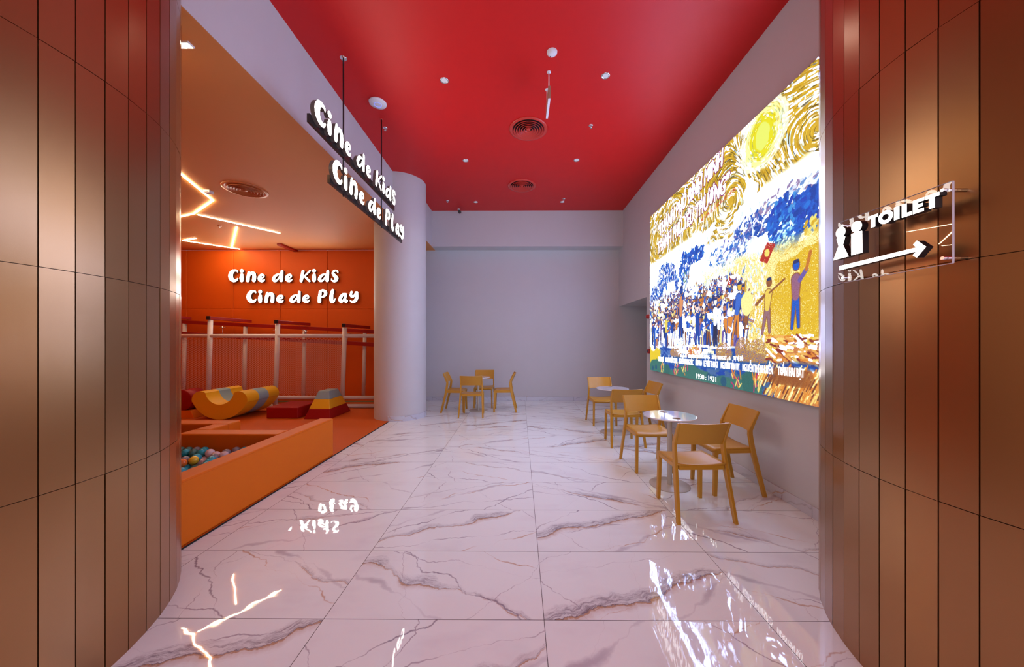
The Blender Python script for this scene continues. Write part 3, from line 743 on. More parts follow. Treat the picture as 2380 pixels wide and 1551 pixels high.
    for cx, cz, r in ((.28, .08, .045), (.14, .05, .04), (2.30, .06, .06), (1.98, .08, .05), (2.75, .10, .12), (.75, .07, .09)):
        ell(cx, cz, r, r, h((24, 84, 120)) if r < .08 else h((40, 104, 100)), .9, .2)
    for k in range(60):
        x = rng.choice([.55, 1.05, 1.35, 2.55, 2.9]) + rng.uniform(-.08, .08); z = rng.uniform(0, .15)
        cap(x, z, x + rng.uniform(-.05, .05), z + rng.uniform(.03, .10), .008, [orange, h((245, 215, 120)), h((200, 40, 110))][rng.integers(0, 3)])
    # logs and straw at lower right
    k = np.clip((.50 + .05 * f1 - Z) / .03, 0, 1) * np.clip((X - 3.05 - .1 * f1) / .06, 0, 1); blend(k, h((208, 130, 70)))
    for k in range(420):
        x, z = rng.uniform(3.0, SW), rng.uniform(.30, .60)
        c = [h((246, 214, 120)), orange, white, h((140, 50, 40)), h((240, 180, 90))][rng.integers(0, 5)]
        cap(x, z, x + rng.uniform(.04, .08), z - rng.uniform(-.01, .05), rng.uniform(.006, .013), c)
    k = np.clip(1 - np.abs(Z - (.30 + .03 * np.sin(X * 6))) / .045, 0, 1) * (X > 3.0); blend(k, deep)
    for k in range(620):
        x, z = rng.uniform(2.85, SW), rng.uniform(0.0, .24)
        if x < 2.85 + (.24 - z) * .5: continue
        c = [h((248, 216, 120)), orange, h((236, 160, 70)), h((120, 60, 40)), h((252, 236, 170))][rng.integers(0, 5)]
        l = rng.uniform(.05, .10); cap(x, z, x + l * .55, z + l, rng.uniform(.004, .009), c)
    for q_ in range(9): cap(3.12 + q_ * .04, .21, 3.16 + q_ * .04, .22, .075, h((150, 84, 40)), .5)
    ell(SW - .10, .12, .10, .12, green, .9, .8)
    # grain
    img[:] = np.clip(img + (grain[..., None] - .5) * .10 * (Z < 1.9)[..., None], 0, 1)
    return NX, NZ, img

NX, NZ, img = paint()
lin = np.where(img <= .04045, img / 12.92, ((img + .055) / 1.055) ** 2.4)
wh = img.min(axis=2)                       # the panel's own white is far brighter than its colours
wk = np.clip((wh - .90) / .09, 0, 1)[..., None]
wgain = min(9.6, max(6.0, (3.7 - lin.mean() * .70) / max(wk.mean(), .05)))
lin = lin * (0.62 + 0.9 * wh[..., None] ** 4) * (1 - wk) + wk * wgain * np.array([0.66, 0.92, 1.84]) * SCREEN_GAIN
gxv = np.linspace(0, SW, NX + 1); gzv = np.linspace(0, SH, NZ + 1)
GX, GZ = np.meshgrid(gxv, gzv, indexing='ij')
co = np.stack([np.zeros_like(GX), SW / 2 - GX, GZ], -1).reshape(-1, 3)
idx = np.arange((NX + 1) * (NZ + 1)).reshape(NX + 1, NZ + 1)
q = np.stack([idx[:-1, :-1], idx[1:, :-1], idx[1:, 1:], idx[:-1, 1:]], -1).reshape(-1, 4)
me = bpy.data.meshes.new('picture'); me.vertices.add(len(co)); me.vertices.foreach_set('co', co.ravel())
me.loops.add(q.size); me.loops.foreach_set('vertex_index', q.ravel().astype(np.int32))
me.polygons.add(len(q)); me.polygons.foreach_set('loop_start', np.arange(0, q.size, 4, dtype=np.int32)); me.update(calc_edges=True)
ca = me.color_attributes.new('picture', 'FLOAT_COLOR', 'POINT')
pad = np.concatenate([lin, lin[-1:]], 0); pad = np.concatenate([pad, pad[:, -1:]], 1)
ca.data.foreach_set('color', np.concatenate([pad, np.ones(pad.shape[:2] + (1,))], -1).astype(np.float32).ravel())
m = bpy.data.materials.new('video picture'); m.use_nodes = True; nt = m.node_tree
b = nt.nodes['Principled BSDF']; b.inputs['Base Color'].default_value = (0.02, 0.02, 0.02, 1); b.inputs['Roughness'].default_value = 0.5
at = nt.nodes.new('ShaderNodeAttribute'); at.attribute_name = 'picture'
nt.links.new(at.outputs['Color'], b.inputs['Emission Color']); b.inputs['Emission Strength'].default_value = 1.0
link('picture', me, led, [m])

# writing on the screen
def emat(name, col, s):
    mm = mat(name, (0, 0, 0), 0.5, emit=col, es=s); mm.cycles.emission_sampling = 'NONE'; return mm
M['t_white'] = emat('screen white', (1, 1, 1), 3.2 * SCREEN_GAIN)
M['t_pink'] = emat('screen magenta', (0.20, 0.015, 0.12), 0.8)
M['t_red'] = emat('screen dark red', (0.42, 0.05, 0.02), 1.0)
def text_mesh(s, off=0.0):
    cu = bpy.data.curves.new('t', 'FONT'); cu.body = s; cu.size = 1.0; cu.offset = off; cu.resolution_u = 3
    ob = bpy.data.objects.new('t', cu); C.objects.link(ob)
    me = bpy.data.meshes.new_from_object(ob.evaluated_get(bpy.context.evaluated_depsgraph_get()))
    bpy.data.objects.remove(ob); bpy.data.curves.remove(cu); return me
def screen_text(items, name, m, layer, off=0.0, n=8):
    """items: (text, x0, z0, x1, cap height, slope, shear); off thickens the strokes"""
    V, F = [], []
    dirs = [(0, 0)] if off == 0 else [(off * math.cos(2 * PI * k / n), off * math.sin(2 * PI * k / n)) for k in range(n)]
    for (s, x0, z0, x1, hh, slope, shear) in items:
        me = text_mesh(s)
        rx = [v.co.x for v in me.vertices]; lo, hi = min(rx), max(rx); k = (x1 - x0) / (hi - lo); ky = hh / 0.70
        for q, (ox, oz) in enumerate(dirs):
            b0 = len(V)
            for v in me.vertices:
                px = (v.co.x - lo) * k; py = v.co.y * ky
                V.append((-0.0012 * layer - .00002 * q, SW / 2 - (x0 + px + shear * py + ox), z0 + py + slope * px + oz))
            for p in me.polygons: F.append([b0 + i for i in p.vertices])
        bpy.data.meshes.remove(me)
    me = bpy.data.meshes.new(name); me.from_pydata(V, [], F); link(name, me, led, [m])
ttl = [('\u201cTHÀNH PHỐ BÌNH MINH', .36, 2.375, 2.27, .200, .155, .10), ('THÀNH PHỐ YÊU THƯƠNG\u201d', .33, 2.085, 2.40, .200, .118, .10)]
screen_text(ttl, 'title_outline', M['t_pink'], 1, 0.020, 12)
screen_text(ttl, 'title_lettering', M['t_white'], 2, 0.0060, 8)
screen_text([('MAIS CORDI SEYLE BY HILARY THE MA', 1.79, 2.150, 2.53, .042, .15, .1)], 'subtitle_lettering', M['t_red'], 1, 0.0015, 4)
nm = [('TRẦN PHÚ', .39, .606), ('NGUYỄN ĐỨC CẢNH', .675, 1.098), ('NGUYỄN PHONG SẮC', 1.155, 1.586), ('LÊ MAO', 1.656, 1.813), ('LÊ VIẾT THUẬT', 1.867, 2.183),
      ('NGUYỄN VĂN UY', 2.246, 2.596), ('NGUYỄN THỊ NHUYỄN', 2.648, 3.095), ('TRẦN HAI BẠT', 3.156, 3.456)]
crd = [(s, a, .185 + .012 * a, b, .078, .012, 0) for s, a, b in nm]
crd += [(s, a, .275 + .02 * a, b, .042, .02, 0) for s, a, b in [('Lãnh đạo bởi', 1.212, 1.399), ('ĐẢNG CỘNG SẢN ĐÔNG DƯƠNG', 1.45, 2.0), ('XỨ ỦY TRUNG KỲ', 2.05, 2.358), ('và', 2.40, 2.433), ('TỰ VỆ ĐỎ', 2.489, 2.655)]]
screen_text(crd, 'credits_lettering', M['t_white'], 2, 0.0012, 4)
screen_text([('1930 : 1931', 1.68, .03, 2.146, .065, 0, 0)], 'date_lettering', M['t_white'], 2, 0.0)

# ------------------------------------------------------------------ ceiling fittings
def down_light(x, y, label, zc=ZC):
    r = empty('downlight', (x, y, zc)); tag(r, label, 'ceiling light', 'recessed downlights in the red ceiling')
    MB().lathe([(.052, 0), (.052, -.006), (.044, -.008), (.036, -.003)], (0, 0, 0), 28).build('trim_ring', M['chrome'], r)
    MB().lathe([(.0, -.004), (.036, -.003)], (0, 0, 0), 28).build('lens', M['lamp_glow'], r)
    if y < 7:
        ld = bpy.data.lights.new('downlight_lamp', 'SPOT'); ld.energy = 30.0; ld.color = (0.98, 0.97, 1.0)
        ld.spot_size = R(125); ld.spot_blend = 1.0; ld.shadow_soft_size = 0.05
        lo = bpy.data.objects.new('downlight_lamp', ld); C.objects.link(lo); lo.parent = r; lo.location = (0, 0, -.02)
    return r
for (x, y, l) in [(-.92, 4.14, 'small round downlight nearest the hanging lettered sign'), (1.03, 4.08, 'small round downlight nearest the top of the screen wall'),
                  (-.955, 5.98, 'small round downlight left of the smaller air diffuser'), (1.0, 5.98, 'small round downlight right of the smaller air diffuser'),
                  (-1.01, 7.77, 'small round downlight above the black camera by the back beam'), (.975, 7.77, 'small round downlight beside two sprinklers by the back beam')]:
    down_light(x, y, l)
def sprinkler(x, y, label, zc=ZC, k=0.8):
    r = empty('sprinkler', (x, y, zc)); tag(r, label, 'sprinkler', 'chrome fire sprinklers')
    MB().lathe([(.042 * k, 0), (.040 * k, -.008), (.016 * k, -.012), (0, -.012)], (0, 0, 0), 24).build('rose', M['chrome'], r)
    MB().tube([(0, 0, -.012), (0, 0, -.030)], .008 * k, 10).lathe([(0, -.034), (.022 * k, -.034), (.022 * k, -.038), (0, -.038)], (0, 0, 0), 18).build('head', M['chrome'], r)
sprinkler(-2.01, 5.06, 'chrome sprinkler next to the second rod of the hanging sign')
sprinkler(1.05, 5.02, 'chrome sprinkler between the two downlights on the screen side')
sprinkler(-1.64, 7.70, 'chrome sprinkler near the round pale column and back beam')
sprinkler(.99, 7.60, 'chrome sprinkler in front of the far right downlight')
sprinkler(-6.02, 6.77, 'small sprinkler on the orange ceiling between the light strips', ZK)

def diffuser(x, y, ro, mm, label, zc):
    r = empty('air_diffuser', (x, y, zc)); tag(r, label, 'air vent')
    MB().lathe([(ro, 0), (ro, -.010), (ro * .86, -.014), (ro * .80, .0)], (0, 0, 0), 56).build('outer_ring', mm, r)
    MB().lathe([(0, -.001), (ro * .82, -.001)], (0, 0, 0), 48).build('throat', M['gap'], r)
    for f in (.70, .57, .44, .31, .18):
        MB().lathe([(ro * f, -.004), (ro * (f + .075), -.030), (ro * (f + .085), -.028), (ro * (f + .01), -.002)], (0, 0, 0), 48).build('blade_ring', mm, r)
    MB().lathe([(0, -.020), (ro * .10, -.022), (ro * .11, -.004)], (0, 0, 0), 28).build('centre_cap', mm, r)
diffuser(.13, 5.10, .285, M['red_metal'], 'larger round red air diffuser in the middle of the red ceiling', ZC)
diffuser(.045, 6.96, .285, M['red_metal'], 'farther round red air diffuser near the back beam', ZC)
diffuser(-4.18, 5.15, .29, M['orange_metal'], 'round orange air diffuser in the play area ceiling', ZK)

r = empty('wireless_dome', (-1.89, 4.51, ZC)); tag(r, 'flat white disc fitting on the red ceiling beside the hanging sign', 'ceiling fitting')
MB().lathe([(.10, 0), (.113, -.012), (.108, -.026), (.06, -.036), (0, -.038)], (0, 0, 0), 48).build('housing', M['white_plastic'], r)
MB().lathe([(.044, -.0385), (.048, -.0390), (.048, -.0375), (.044, -.0375)], (0, 0, 0), 40).build('indicator_ring', mat('pale blue ring', (.25, .35, .85), .3, emit=(.2, .3, 1), es=.6), r)
r = empty('smoke_detector', (.356, 3.74, ZC)); tag(r, 'small white smoke detector near the edge-on hanging exit sign', 'detector')
MB().lathe([(.058, 0), (.056, -.014), (.045, -.022), (.040, -.030), (.018, -.036), (0, -.036)], (0, 0, 0), 36).build('housing', M['white_plastic'], r)
MB().lathe([(0, -.0395), (.005, -.039), (.005, -.034)], (-.018, .02, 0), 10).build('indicator', M['black'], r.children[0])
r = empty('motion_sensor', (-4.775, 5.18, ZK)); tag(r, 'small white sensor box on the orange ceiling near the light strips', 'detector')
MB().box(-.05, .05, -.045, .045, -.045, 0, bev=.012, seg=3).build('housing', M['white_plastic'], r)
MB().box(-.035, .035, -.047, -.043, -.036, -.024, bev=.001, seg=1).build('slot', M['black'], r.children[0])
# exit sign seen edge on
r = empty('exit_sign', (.345, 4.13, ZC)); tag(r, 'thin white hanging sign box seen edge on under the red ceiling', 'sign')
MB().box(-.014, .014, -.18, .18, -.36, -.215, bev=.002).build('housing', M['brown_card'], r)
MB().box(-.0135, .0135, -.179, .179, -.3615, -.3600).build('bottom_plate', mat('white underside', (.85, .87, .92), .4), r)
for yy in (-.11, .17):
    MB().tube([(0, yy, 0), (0, yy, -.216)], .007, 10).lathe([(0, -.008), (.022, -.008), (.024, 0)], (0, yy, 0), 20).build('rod', M['white_plastic'], r)
# cctv
r = empty('security_camera', (-1.47, 8.18, ZC)); tag(r, 'small black and white security camera by the back beam', 'camera')
MB().lathe([(.034, 0), (.034, -.012), (.018, -.034), (.010, -.05), (0, -.05)], (0, 0, 0), 24).build('mount', M['white_plastic'], r)
MB().tube([(0, -.01, -.045), (.03, -.10, -.095)], .016, 14).build('arm', M['white_plastic'], r)
MB().tube([(.028, -.03, -.088), (.034, -.13, -.105)], .036, 20).build('body', M['black'], r)
# led strips on the orange ceiling
def strip(name, pts, label, wd=.0085):
    mb = MB()
    for (a, b) in zip(pts[:-1], pts[1:]):
        a, b = Vector((*a, 0)), Vector((*b, 0)); t = (b - a).normalized(); s = Vector((-t.y, t.x, 0)) * wd
        e = t * wd * .8
        p = [a - e + s, b + e + s, b + e - s, a - e - s]
        mb.hexa([(v.x, v.y, ZK - .012) for v in p], [(v.x, v.y, ZK - .0024) for v in p])
    o = mb.build(name, M['glow_strip']); tag(o, label, 'light', 'led strip lights on the orange ceiling')
strip('led_strip', [(-4.30, 3.72), (-5.025, 5.53), (-5.902, 6.107), (-7.3, 6.62)], 'bent white light strip with a sharp corner on the orange ceiling')
strip('led_strip', [(-5.868, 6.160), (-5.124, 7.214)], 'long straight light strip slanting across the orange ceiling')
strip('led_strip', [(-5.723, 6.827), (-7.085, 8.305)], 'short light strip joining two longer strips on the orange ceiling')
strip('led_strip', [(-7.712, 7.724), (-7.022, 8.454)], 'light strip closest to the orange padded wall')
strip('led_strip', [(-7.262, 7.564), (-7.66, 7.70)], 'short light strip end beside the bronze column edge, lowest in view')
r = empty('linear_light', (-2.86, 2.62, ZK)); tag(r, 'short bright linear light on the orange ceiling beside the bronze column', 'light')
MB().box(-.34, .31, -.028, .028, -.016, 0, bev=.001).build('housing', M['white_plastic'], r)
MB().box(-.33, .30, -.020, .020, -.018, -.0165).build('diffuser', M['glow_strip'], r)
o = MB().box(-.055, .055, -.30, .30, -.05, 0, bev=.004).build('cable_duct', M['red_steel'])
o.location = (-5.68, 8.28, ZK); tag(o, 'short dark red duct on the orange ceiling above the wall lettering', 'duct')

# ------------------------------------------------------------------ wall fittings
r = empty('fire_alarm_beacon', (XR, 6.62, 1.99)); tag(r, 'round red alarm beacon on the wall at the screen edge', 'alarm')
rotm = Matrix.Rotation(R(-90), 4, 'Y')
mb = MB().lathe([(.048, 0), (.048, .02), (.04, .03), (.038, .05), (.02, .062), (0, .064)], (0, 0, 0), 28); bmesh.ops.transform(mb.bm, matrix=rotm, verts=mb.bm.verts); mb.build('lens', M['red_plastic'], r)
mb = MB().lathe([(.052, 0), (.052, .012), (.048, .012)], (0, 0, 0), 28); bmesh.ops.transform(mb.bm, matrix=rotm, verts=mb.bm.verts); mb.build('base', M['white_plastic'], r)
r = empty('call_point', (XR, 6.58, 1.32)); tag(r, 'square red break glass box on the wall under the alarm beacon', 'alarm')
MB().box(-.045, 0, -.045, .045, -.045, .045, bev=.006).build('housing', M['red_plastic'], r)
MB().box(-.047, -.0452, -.025, .025, -.02, .025).build('glass_pane', M['black'], r.children[0])
r = empty('socket_box', (XR, 5.43, .28)); tag(r, 'small beige socket box low on the wall behind the round table', 'socket')
MB().box(-.035, 0, -.06, .06, -.045, .045, bev=.006).build('housing', M['beige_box'], r)
MB().tube([(-.035, .01, 0), (-.075, .01, .01), (-.09, .01, .045)], .014, 10).build('plug', M['black'], r)
r = empty('passage_post', (2.72, 6.83, 0)); tag(r, 'slim grey metal barrier post just inside the passage opening', 'post')
MB().box(-.04, .04, -.03, .03, .0, .98, bev=.006).build('body', M['table_grey'], r)

# ------------------------------------------------------------------ chairs
def make_chair():
    root = empty('cafe_chair', (0, 0, 0))
    m = M['mustard']
    # saddle seat with rolled front edge
    bm = bmesh.new(); nx, ny = 14, 14; top, bot = [], []
    for j in range(ny + 1):
        t = j / ny; y = -.165 + t * .405; wdt = .212 + (.207 - .212) * t
        rowt, rowb = [], []
        for i in range(nx + 1):
            s = -1 + 2 * i / nx; x = s * wdt
            z = .447 + .016 * abs(s) ** 2.2 * (1 - .5 * t) - .006 * (1 - s * s) * math.sin(PI * min(1, t * 1.1))
            if t > .86: z -= .020 * ((t - .86) / .14) ** 2
            rowt.append(bm.verts.new((x, y, z + .010))); rowb.append(bm.verts.new((x, y, z - .008)))
        top.append(rowt); bot.append(rowb)
    for j in range(ny):
        for i in range(nx):
            bm.faces.new([top[j][i], top[j][i + 1], top[j + 1][i + 1], top[j + 1][i]]); bm.faces.new([bot[j][i], bot[j + 1][i], bot[j + 1][i + 1], bot[j][i + 1]])
    for j in range(ny):
        bm.faces.new([top[j][0], top[j + 1][0], bot[j + 1][0], bot[j][0]]); bm.faces.new([top[j][nx], bot[j][nx], bot[j + 1][nx], top[j + 1][nx]])
    for i in range(nx):
        bm.faces.new([top[0][i], bot[0][i], bot[0][i + 1], top[0][i + 1]]); bm.faces.new([top[ny][i], top[ny][i + 1], bot[ny][i + 1], bot[ny][i]])
    s = MB.__new__(MB); s.bm = bm; s.build('seat', m, root, True)
    # frame under the seat
    f = MB()
    for sx in (-1, 1):
        f.hexa([(sx * .192, -.15, .418), (sx * .216, -.15, .418), (sx * .208, .225, .412), (sx * .184, .225, .412)],
               [(sx * .192, -.15, .456), (sx * .216, -.15, .456), (sx * .208, .225, .447), (sx * .184, .225, .447)], bev=.003)
    f.box(-.195, .195, -.168, -.145, .416, .452, bev=.004)
    f.box(-.190, .190, .205, .228, .410, .438, bev=.004)
    for sx in (-1, 1):     # rounded brackets where legs meet the rail
        for yy, d in ((.200, -1),):
            f.prism([(yy, .414), (yy, .385), (yy - .008, .403), (yy - .028, .414)], (lambda u, v, w_, sx=sx: (sx * (.186 + w_), u, v)), .020)
        f.prism([(-.16, .450), (-.16, .500), (-.150, .470), (-.125, .452)], (lambda u, v, w_, sx=sx: (sx * (.205 + w_), u, v)), .014)
    f.build('seat_frame', m, root)
    for sx in (-1, 1):
        MB().sweep([(sx * .203, .226, 0), (sx * .198, .217, .25), (sx * .196, .214, .436)], [(.030, .036), (.032, .040), (.032, .044)]).build('leg', m, root)
        MB().sweep([(sx * .240, -.245, 0), (sx * .230, -.197, .20), (sx * .219, -.150, .40), (sx * .216, -.138, .47), (sx * .213, -.118, .60), (sx * .213, -.118, .64), (sx * .214, -.158, .73), (sx * .216, -.203, .823)],
                   [(.028, .038), (.029, .042), (.029, .048), (.027, .046), (.025, .046), (.024, .044), (.021, .036), (.018, .026)]).build('leg', m, root)
    # curved back panel
    bm = bmesh.new(); nx, nz = 16, 6; A, B = [], []
    for j in range(nz + 1):
        t = j / nz; zz = .632 + t * .192; y0 = -.116 - .088 * t ** 1.05
        ra, rb = [], []
        for i in range(nx + 1):
            s = -1 + 2 * i / nx; x = s * .212; y = y0 - .034 * (1 - s * s); th = .007
            zt = zz + (.004 * (s * s) if t > .9 else 0) + (.010 * (s ** 6) * -1 if j == 0 else 0)
            ra.append(bm.verts.new((x, y + th, zt))); rb.append(bm.verts.new((x, y - th, zt - .003)))
        A.append(ra); B.append(rb)
    for j in range(nz):
        for i in range(nx):
            bm.faces.new([A[j][i], A[j + 1][i], A[j + 1][i + 1], A[j][i + 1]]); bm.faces.new([B[j][i], B[j][i + 1], B[j + 1][i + 1], B[j + 1][i]])
        bm.faces.new([A[j][0], B[j][0], B[j + 1][0], A[j + 1][0]]); bm.faces.new([A[j][nx], A[j + 1][nx], B[j + 1][nx], B[j][nx]])
    for i in range(nx):
        bm.faces.new([A[0][i], A[0][i + 1], B[0][i + 1], B[0][i]]); bm.faces.new([A[nz][i], B[nz][i], B[nz][i + 1], A[nz][i + 1]])
    s = MB.__new__(MB); s.bm = bm; s.build('backrest', m, root, False)
    return root
chair0 = make_chair(); used = False
def chair(x, y, rz, label, group):
    global used
    c = copy_tree(chair0) if used else chair0
    used = True
    c.location = (x, y, 0); c.rotation_euler = (0, 0, R(rz)); tag(c, label, 'chair', group)
g1, g2, g3 = 'mustard chairs at the front round table', 'mustard chairs at the second round table by the wall', 'mustard chairs round the far table by the back wall'
chair(1.548, 3.068, 1.5, 'mustard plastic chair with its back to us, nearest of all', g1)
chair(2.128, 3.545, 92, 'mustard plastic chair against the wall under the screen, at the front table', g1)
chair(1.540, 4.135, 181, 'mustard plastic chair facing us across the front round table', g1)
chair(1.538, 5.060, 1, 'mustard plastic chair with its back to us behind the front table', g2)
chair(2.080, 5.690, 96, 'mustard plastic chair against the wall at the second round table', g2)
chair(1.516, 6.285, 181, 'mustard plastic chair facing us across the second round table', g2)
chair(-.965, 6.910, 0, 'mustard plastic chair with its back to us at the far table', g3)
chair(-1.415, 7.385, -90, 'mustard plastic chair at the far table, beside the round pale column', g3)
chair(-.320, 7.430, 90, 'mustard plastic chair at the far table, opposite the column side', g3)
chair(-.830, 7.895, 180, 'mustard plastic chair at the far table, nearest the back wall', g3)

def make_table():
    root = empty('round_table', (0, 0, 0))
    ro, z0, z1 = .262, .723, .735
    cu = bpy.data.curves.new('t', 'CURVE'); cu.dimensions = '2D'; cu.fill_mode = 'BOTH'; cu.extrude = (z1 - z0) / 2 - .002; cu.bevel_depth = .002; cu.bevel_resolution = 2
    for cx, cy, r_, n in ((0, 0, ro - .002, 72), (0, .155, .043, 32), (0, -.155, .043, 32)):
        sp = cu.splines.new('POLY'); sp.points.add(n - 1); sp.use_cyclic_u = True
        for k in range(n): sp.points[k].co = (cx + r_ * math.cos(2 * PI * k / n), cy + r_ * math.sin(2 * PI * k / n), 0, 1)
    ob = bpy.data.objects.new('t', cu); C.objects.link(ob)
    me = bpy.data.meshes.new_from_object(ob.evaluated_get(bpy.context.evaluated_depsgraph_get())); bpy.data.objects.remove(ob)
    me.transform(Matrix.Translation((0, 0, (z0 + z1) / 2))); me.name = 'tabletop'; top_ = link('tabletop', me, root, [M['table_white']])
    for sy in (-1, 1):
        MB().lathe([(.042, .734), (.042, .724), (.040, .724), (.040, .734)], (0, sy * .155, 0), 32).build('hole_liner', M['beige_box'], top_)
    MB().lathe([(.024, .008), (.024, .723)], (0, 0, 0), 28).build('pole', M['table_grey'], root)
    MB().lathe([(.10, .7155), (.10, .7225), (0, .7225)], (0, 0, 0), 32).build('mounting_plate', M['table_grey'], root)
    MB().lathe([(0, 0), (.200, 0), (.200, .006), (.197, .008), (0, .008)], (0, 0, 0), 64).build('base_plate', M['table_grey'], root)
    return root
t1 = make_table(); t1.location = (1.578, 3.585, 0); tag(t1, 'round white pedestal table nearest us beside the screen wall', 'table', 'round white pedestal tables')
t2 = copy_tree(t1); t2.location = (1.537, 5.640, 0); tag(t2, 'round white pedestal table in the middle along the right wall', 'table', 'round white pedestal tables')
t3 = copy_tree(t1); t3.location = (-.905, 7.395, 0); t3.rotation_euler = (0, 0, R(90)); tag(t3, 'round white pedestal table by the back wall near the column', 'table', 'round white pedestal tables')

# ------------------------------------------------------------------ play area: pit walls
ZM = 0.012
def bolster(name, x0, x1, y0, y1, label, h=.497, seam=None):
    r = empty(name, ((x0 + x1) / 2, (y0 + y1) / 2, ZM)); cx, cy = (x0 + x1) / 2, (y0 + y1) / 2
    tag(r, label, 'foam block', 'orange foam walls of the ball pit')
    MB().box(x0 - cx, x1 - cx, y0 - cy, y1 - cy, 0, h - ZM, bev=.018, seg=3).build('cover', M['orange_vinyl'], r)
    if seam:
        MB().tube([(p[0] - cx, p[1] - cy, p[2] - ZM) for p in seam], .0022, 6).build('seam', M['orange_vinyl'], r)
bolster('pit_wall', -2.640, -2.458, 1.45, 4.465, 'long orange foam wall along the marble floor edge', seam=[(-2.4575, 1.46, .482), (-2.4575, 4.45, .482)])
bolster('pit_wall', -3.760, -2.642, 3.690, 3.880, 'orange foam wall across the far side of the ball pit')
bolster('pit_wall', -3.760, -3.572, 3.882, 4.150, 'short orange foam wall linking the two cross walls')
bolster('pit_wall', -6.20, -3.585, 4.152, 4.348, 'orange foam wall farthest from us, its end standing free')
o = MB().box(-6.1, -2.645, 2.62, 3.685, ZM, .221, bev=.01).box(-6.1, -3.765, 3.685, 4.148, ZM, .221, bev=.01).build('pit_pad', M['red_vinyl'])
tag(o, 'padded bottom of the ball pit beneath the balls', 'mat')

# balls
rb = random.Random(5)
def ball_mesh(col):
    mb = MB(); bmesh.ops.create_uvsphere(mb.bm, u_segments=24, v_segments=14, radius=.041)
    o = mb.build('pit_ball', BALLS[col], None, True); me = o.data; bpy.data.objects.remove(o); return me
BM = {k: ball_mesh(k) for k in BALLS}
names = list(BALLS); wts = [8, 7, 5, 3, 2, 2]
def put_ball(x, y, z, col=None):
    k = col or rb.choices(names, wts)[0]
    o = bpy.data.objects.new('pit_ball', BM[k]); C.objects.link(o); o.location = (x, y, z); o.rotation_euler = (rb.random(), rb.random(), 0)
    tag(o, 'glossy %s plastic ball in the orange ball pit' % k, 'ball', 'balls in the ball pit')
placed = []
dd = .086
for layer, z in enumerate((.263, .334)):
    off = (dd / 2) * (layer % 2)
    y = 2.86 + off * .6; row = 0
    while y < 4.09:
        x = -4.90 + (row % 2) * dd / 2 + off
        while x < -2.70:
            ok = (y < 3.64) or (x < -3.815)
            # only where the pit shows past the bronze column and over the foam wall
            vis = -1.06 < x / y < -.75
            px, py = x + rb.uniform(-.001, .001), y + rb.uniform(-.001, .001)
            if ok and vis and all(math.dist((px, py, z), q) > .0805 for q in placed) and rb.random() < (1.0, .50)[layer]:
                put_ball(px, py, z); placed.append((px, py, z))
            x += dd
        y += dd * .87; row += 1

# ------------------------------------------------------------------ soft play shapes
# rocker: half round with a trough, axis along Y
def arc(cx, cz, r, a, b, n): return [(cx + r * math.cos(a + (b - a) * k / n), cz + r * math.sin(a + (b - a) * k / n)) for k in range(n + 1)]
Ro = .56
prof = []
prof += arc(0, .575, .575, R(206), R(334), 72)                     # underside
prof += arc(.370, .375, .165, R(-14), R(125), 36)                  # right lobe
prof += arc(0, .5656, .2806, R(-12), R(-168), 44)                  # trough
prof += arc(-.370, .375, .165, R(55), R(194), 36)
ra = empty('soft_rocker', (-4.95, 6.50, ZM)); tag(ra, 'yellow foam rocker with a grey blue band and curved hollow', 'foam shape')
def F_rock(u, v, w_): return (u, w_, v)
for (w0, w1, key, nm_) in ((0, .30, 'yellow_vinyl', 'front_section'), (.30, .56, 'blue_vinyl', 'band'), (.56, .86, 'yellow_vinyl', 'rear_section')):
    mb = MB(); mb.prism(prof, lambda u, v, w_, w0=w0: (u, w0 + w_, v), w1 - w0)
    o = mb.build(nm_, M[key], ra)
ra.location = (-5.745, 6.46, ZM); ra.rotation_euler = (0, 0, 0)
r = empty('soft_block', (-4.60, 6.9, ZM)); tag(r, 'flat dark red foam block between rocker and pyramid', 'foam shape')
MB().box(-.31, .31, -.36, .36, 0, .22, bev=.02, seg=3).build('cover', M['red_vinyl'], r)
# pyramid of three layers
r = empty('soft_pyramid', (-3.60, 6.92, ZM)); tag(r, 'foam pyramid with red base, yellow middle and grey blue top', 'foam shape')
r.location = (-3.90, 6.90, ZM)
def frus(h0, h1, key, nm_, H=.51, a0=.255, a1=.105, b0=.40, b1=.17):
    A = lambda h: (a0 + (a1 - a0) * h / H, b0 + (b1 - b0) * h / H)
    (xa, ya), (xb, yb) = A(h0), A(h1)
    MB().hexa([(-xa, -ya, h0), (xa, -ya, h0), (xa, ya, h0), (-xa, ya, h0)], [(-xb, -yb, h1), (xb, -yb, h1), (xb, yb, h1), (-xb, yb, h1)], bev=.008).build(nm_, M[key], r)
frus(0, .180, 'red_vinyl', 'base_layer'); frus(.180, .355, 'yellow_vinyl', 'middle_layer'); frus(.355, .510, 'blue_vinyl', 'top_layer')
# log and wedge at the left
r = empty('soft_roller', (-6.62, 6.6, ZM)); tag(r, 'red and orange foam roller at the bronze column edge', 'foam shape')
mb = MB().lathe([(0, 0), (.195, 0), (.205, .012), (.205, .34), (0, .34)], (0, 0, 0), 40); bmesh.ops.transform(mb.bm, matrix=Matrix.Translation((0, 0, .34)) @ Matrix.Rotation(R(-90), 4, 'X'), verts=mb.bm.verts)
mb.build('roller', M['red_vinyl'], r)
MB().hexa([(-.3, -.05, 0), (.30, -.05, 0), (.30, .55, 0), (-.3, .55, 0)], [(-.2, -.02, .145), (.20, -.02, .145), (.20, .50, .145), (-.2, .50, .145)], bev=.01).build('cradle', M['orange_vinyl'], r)

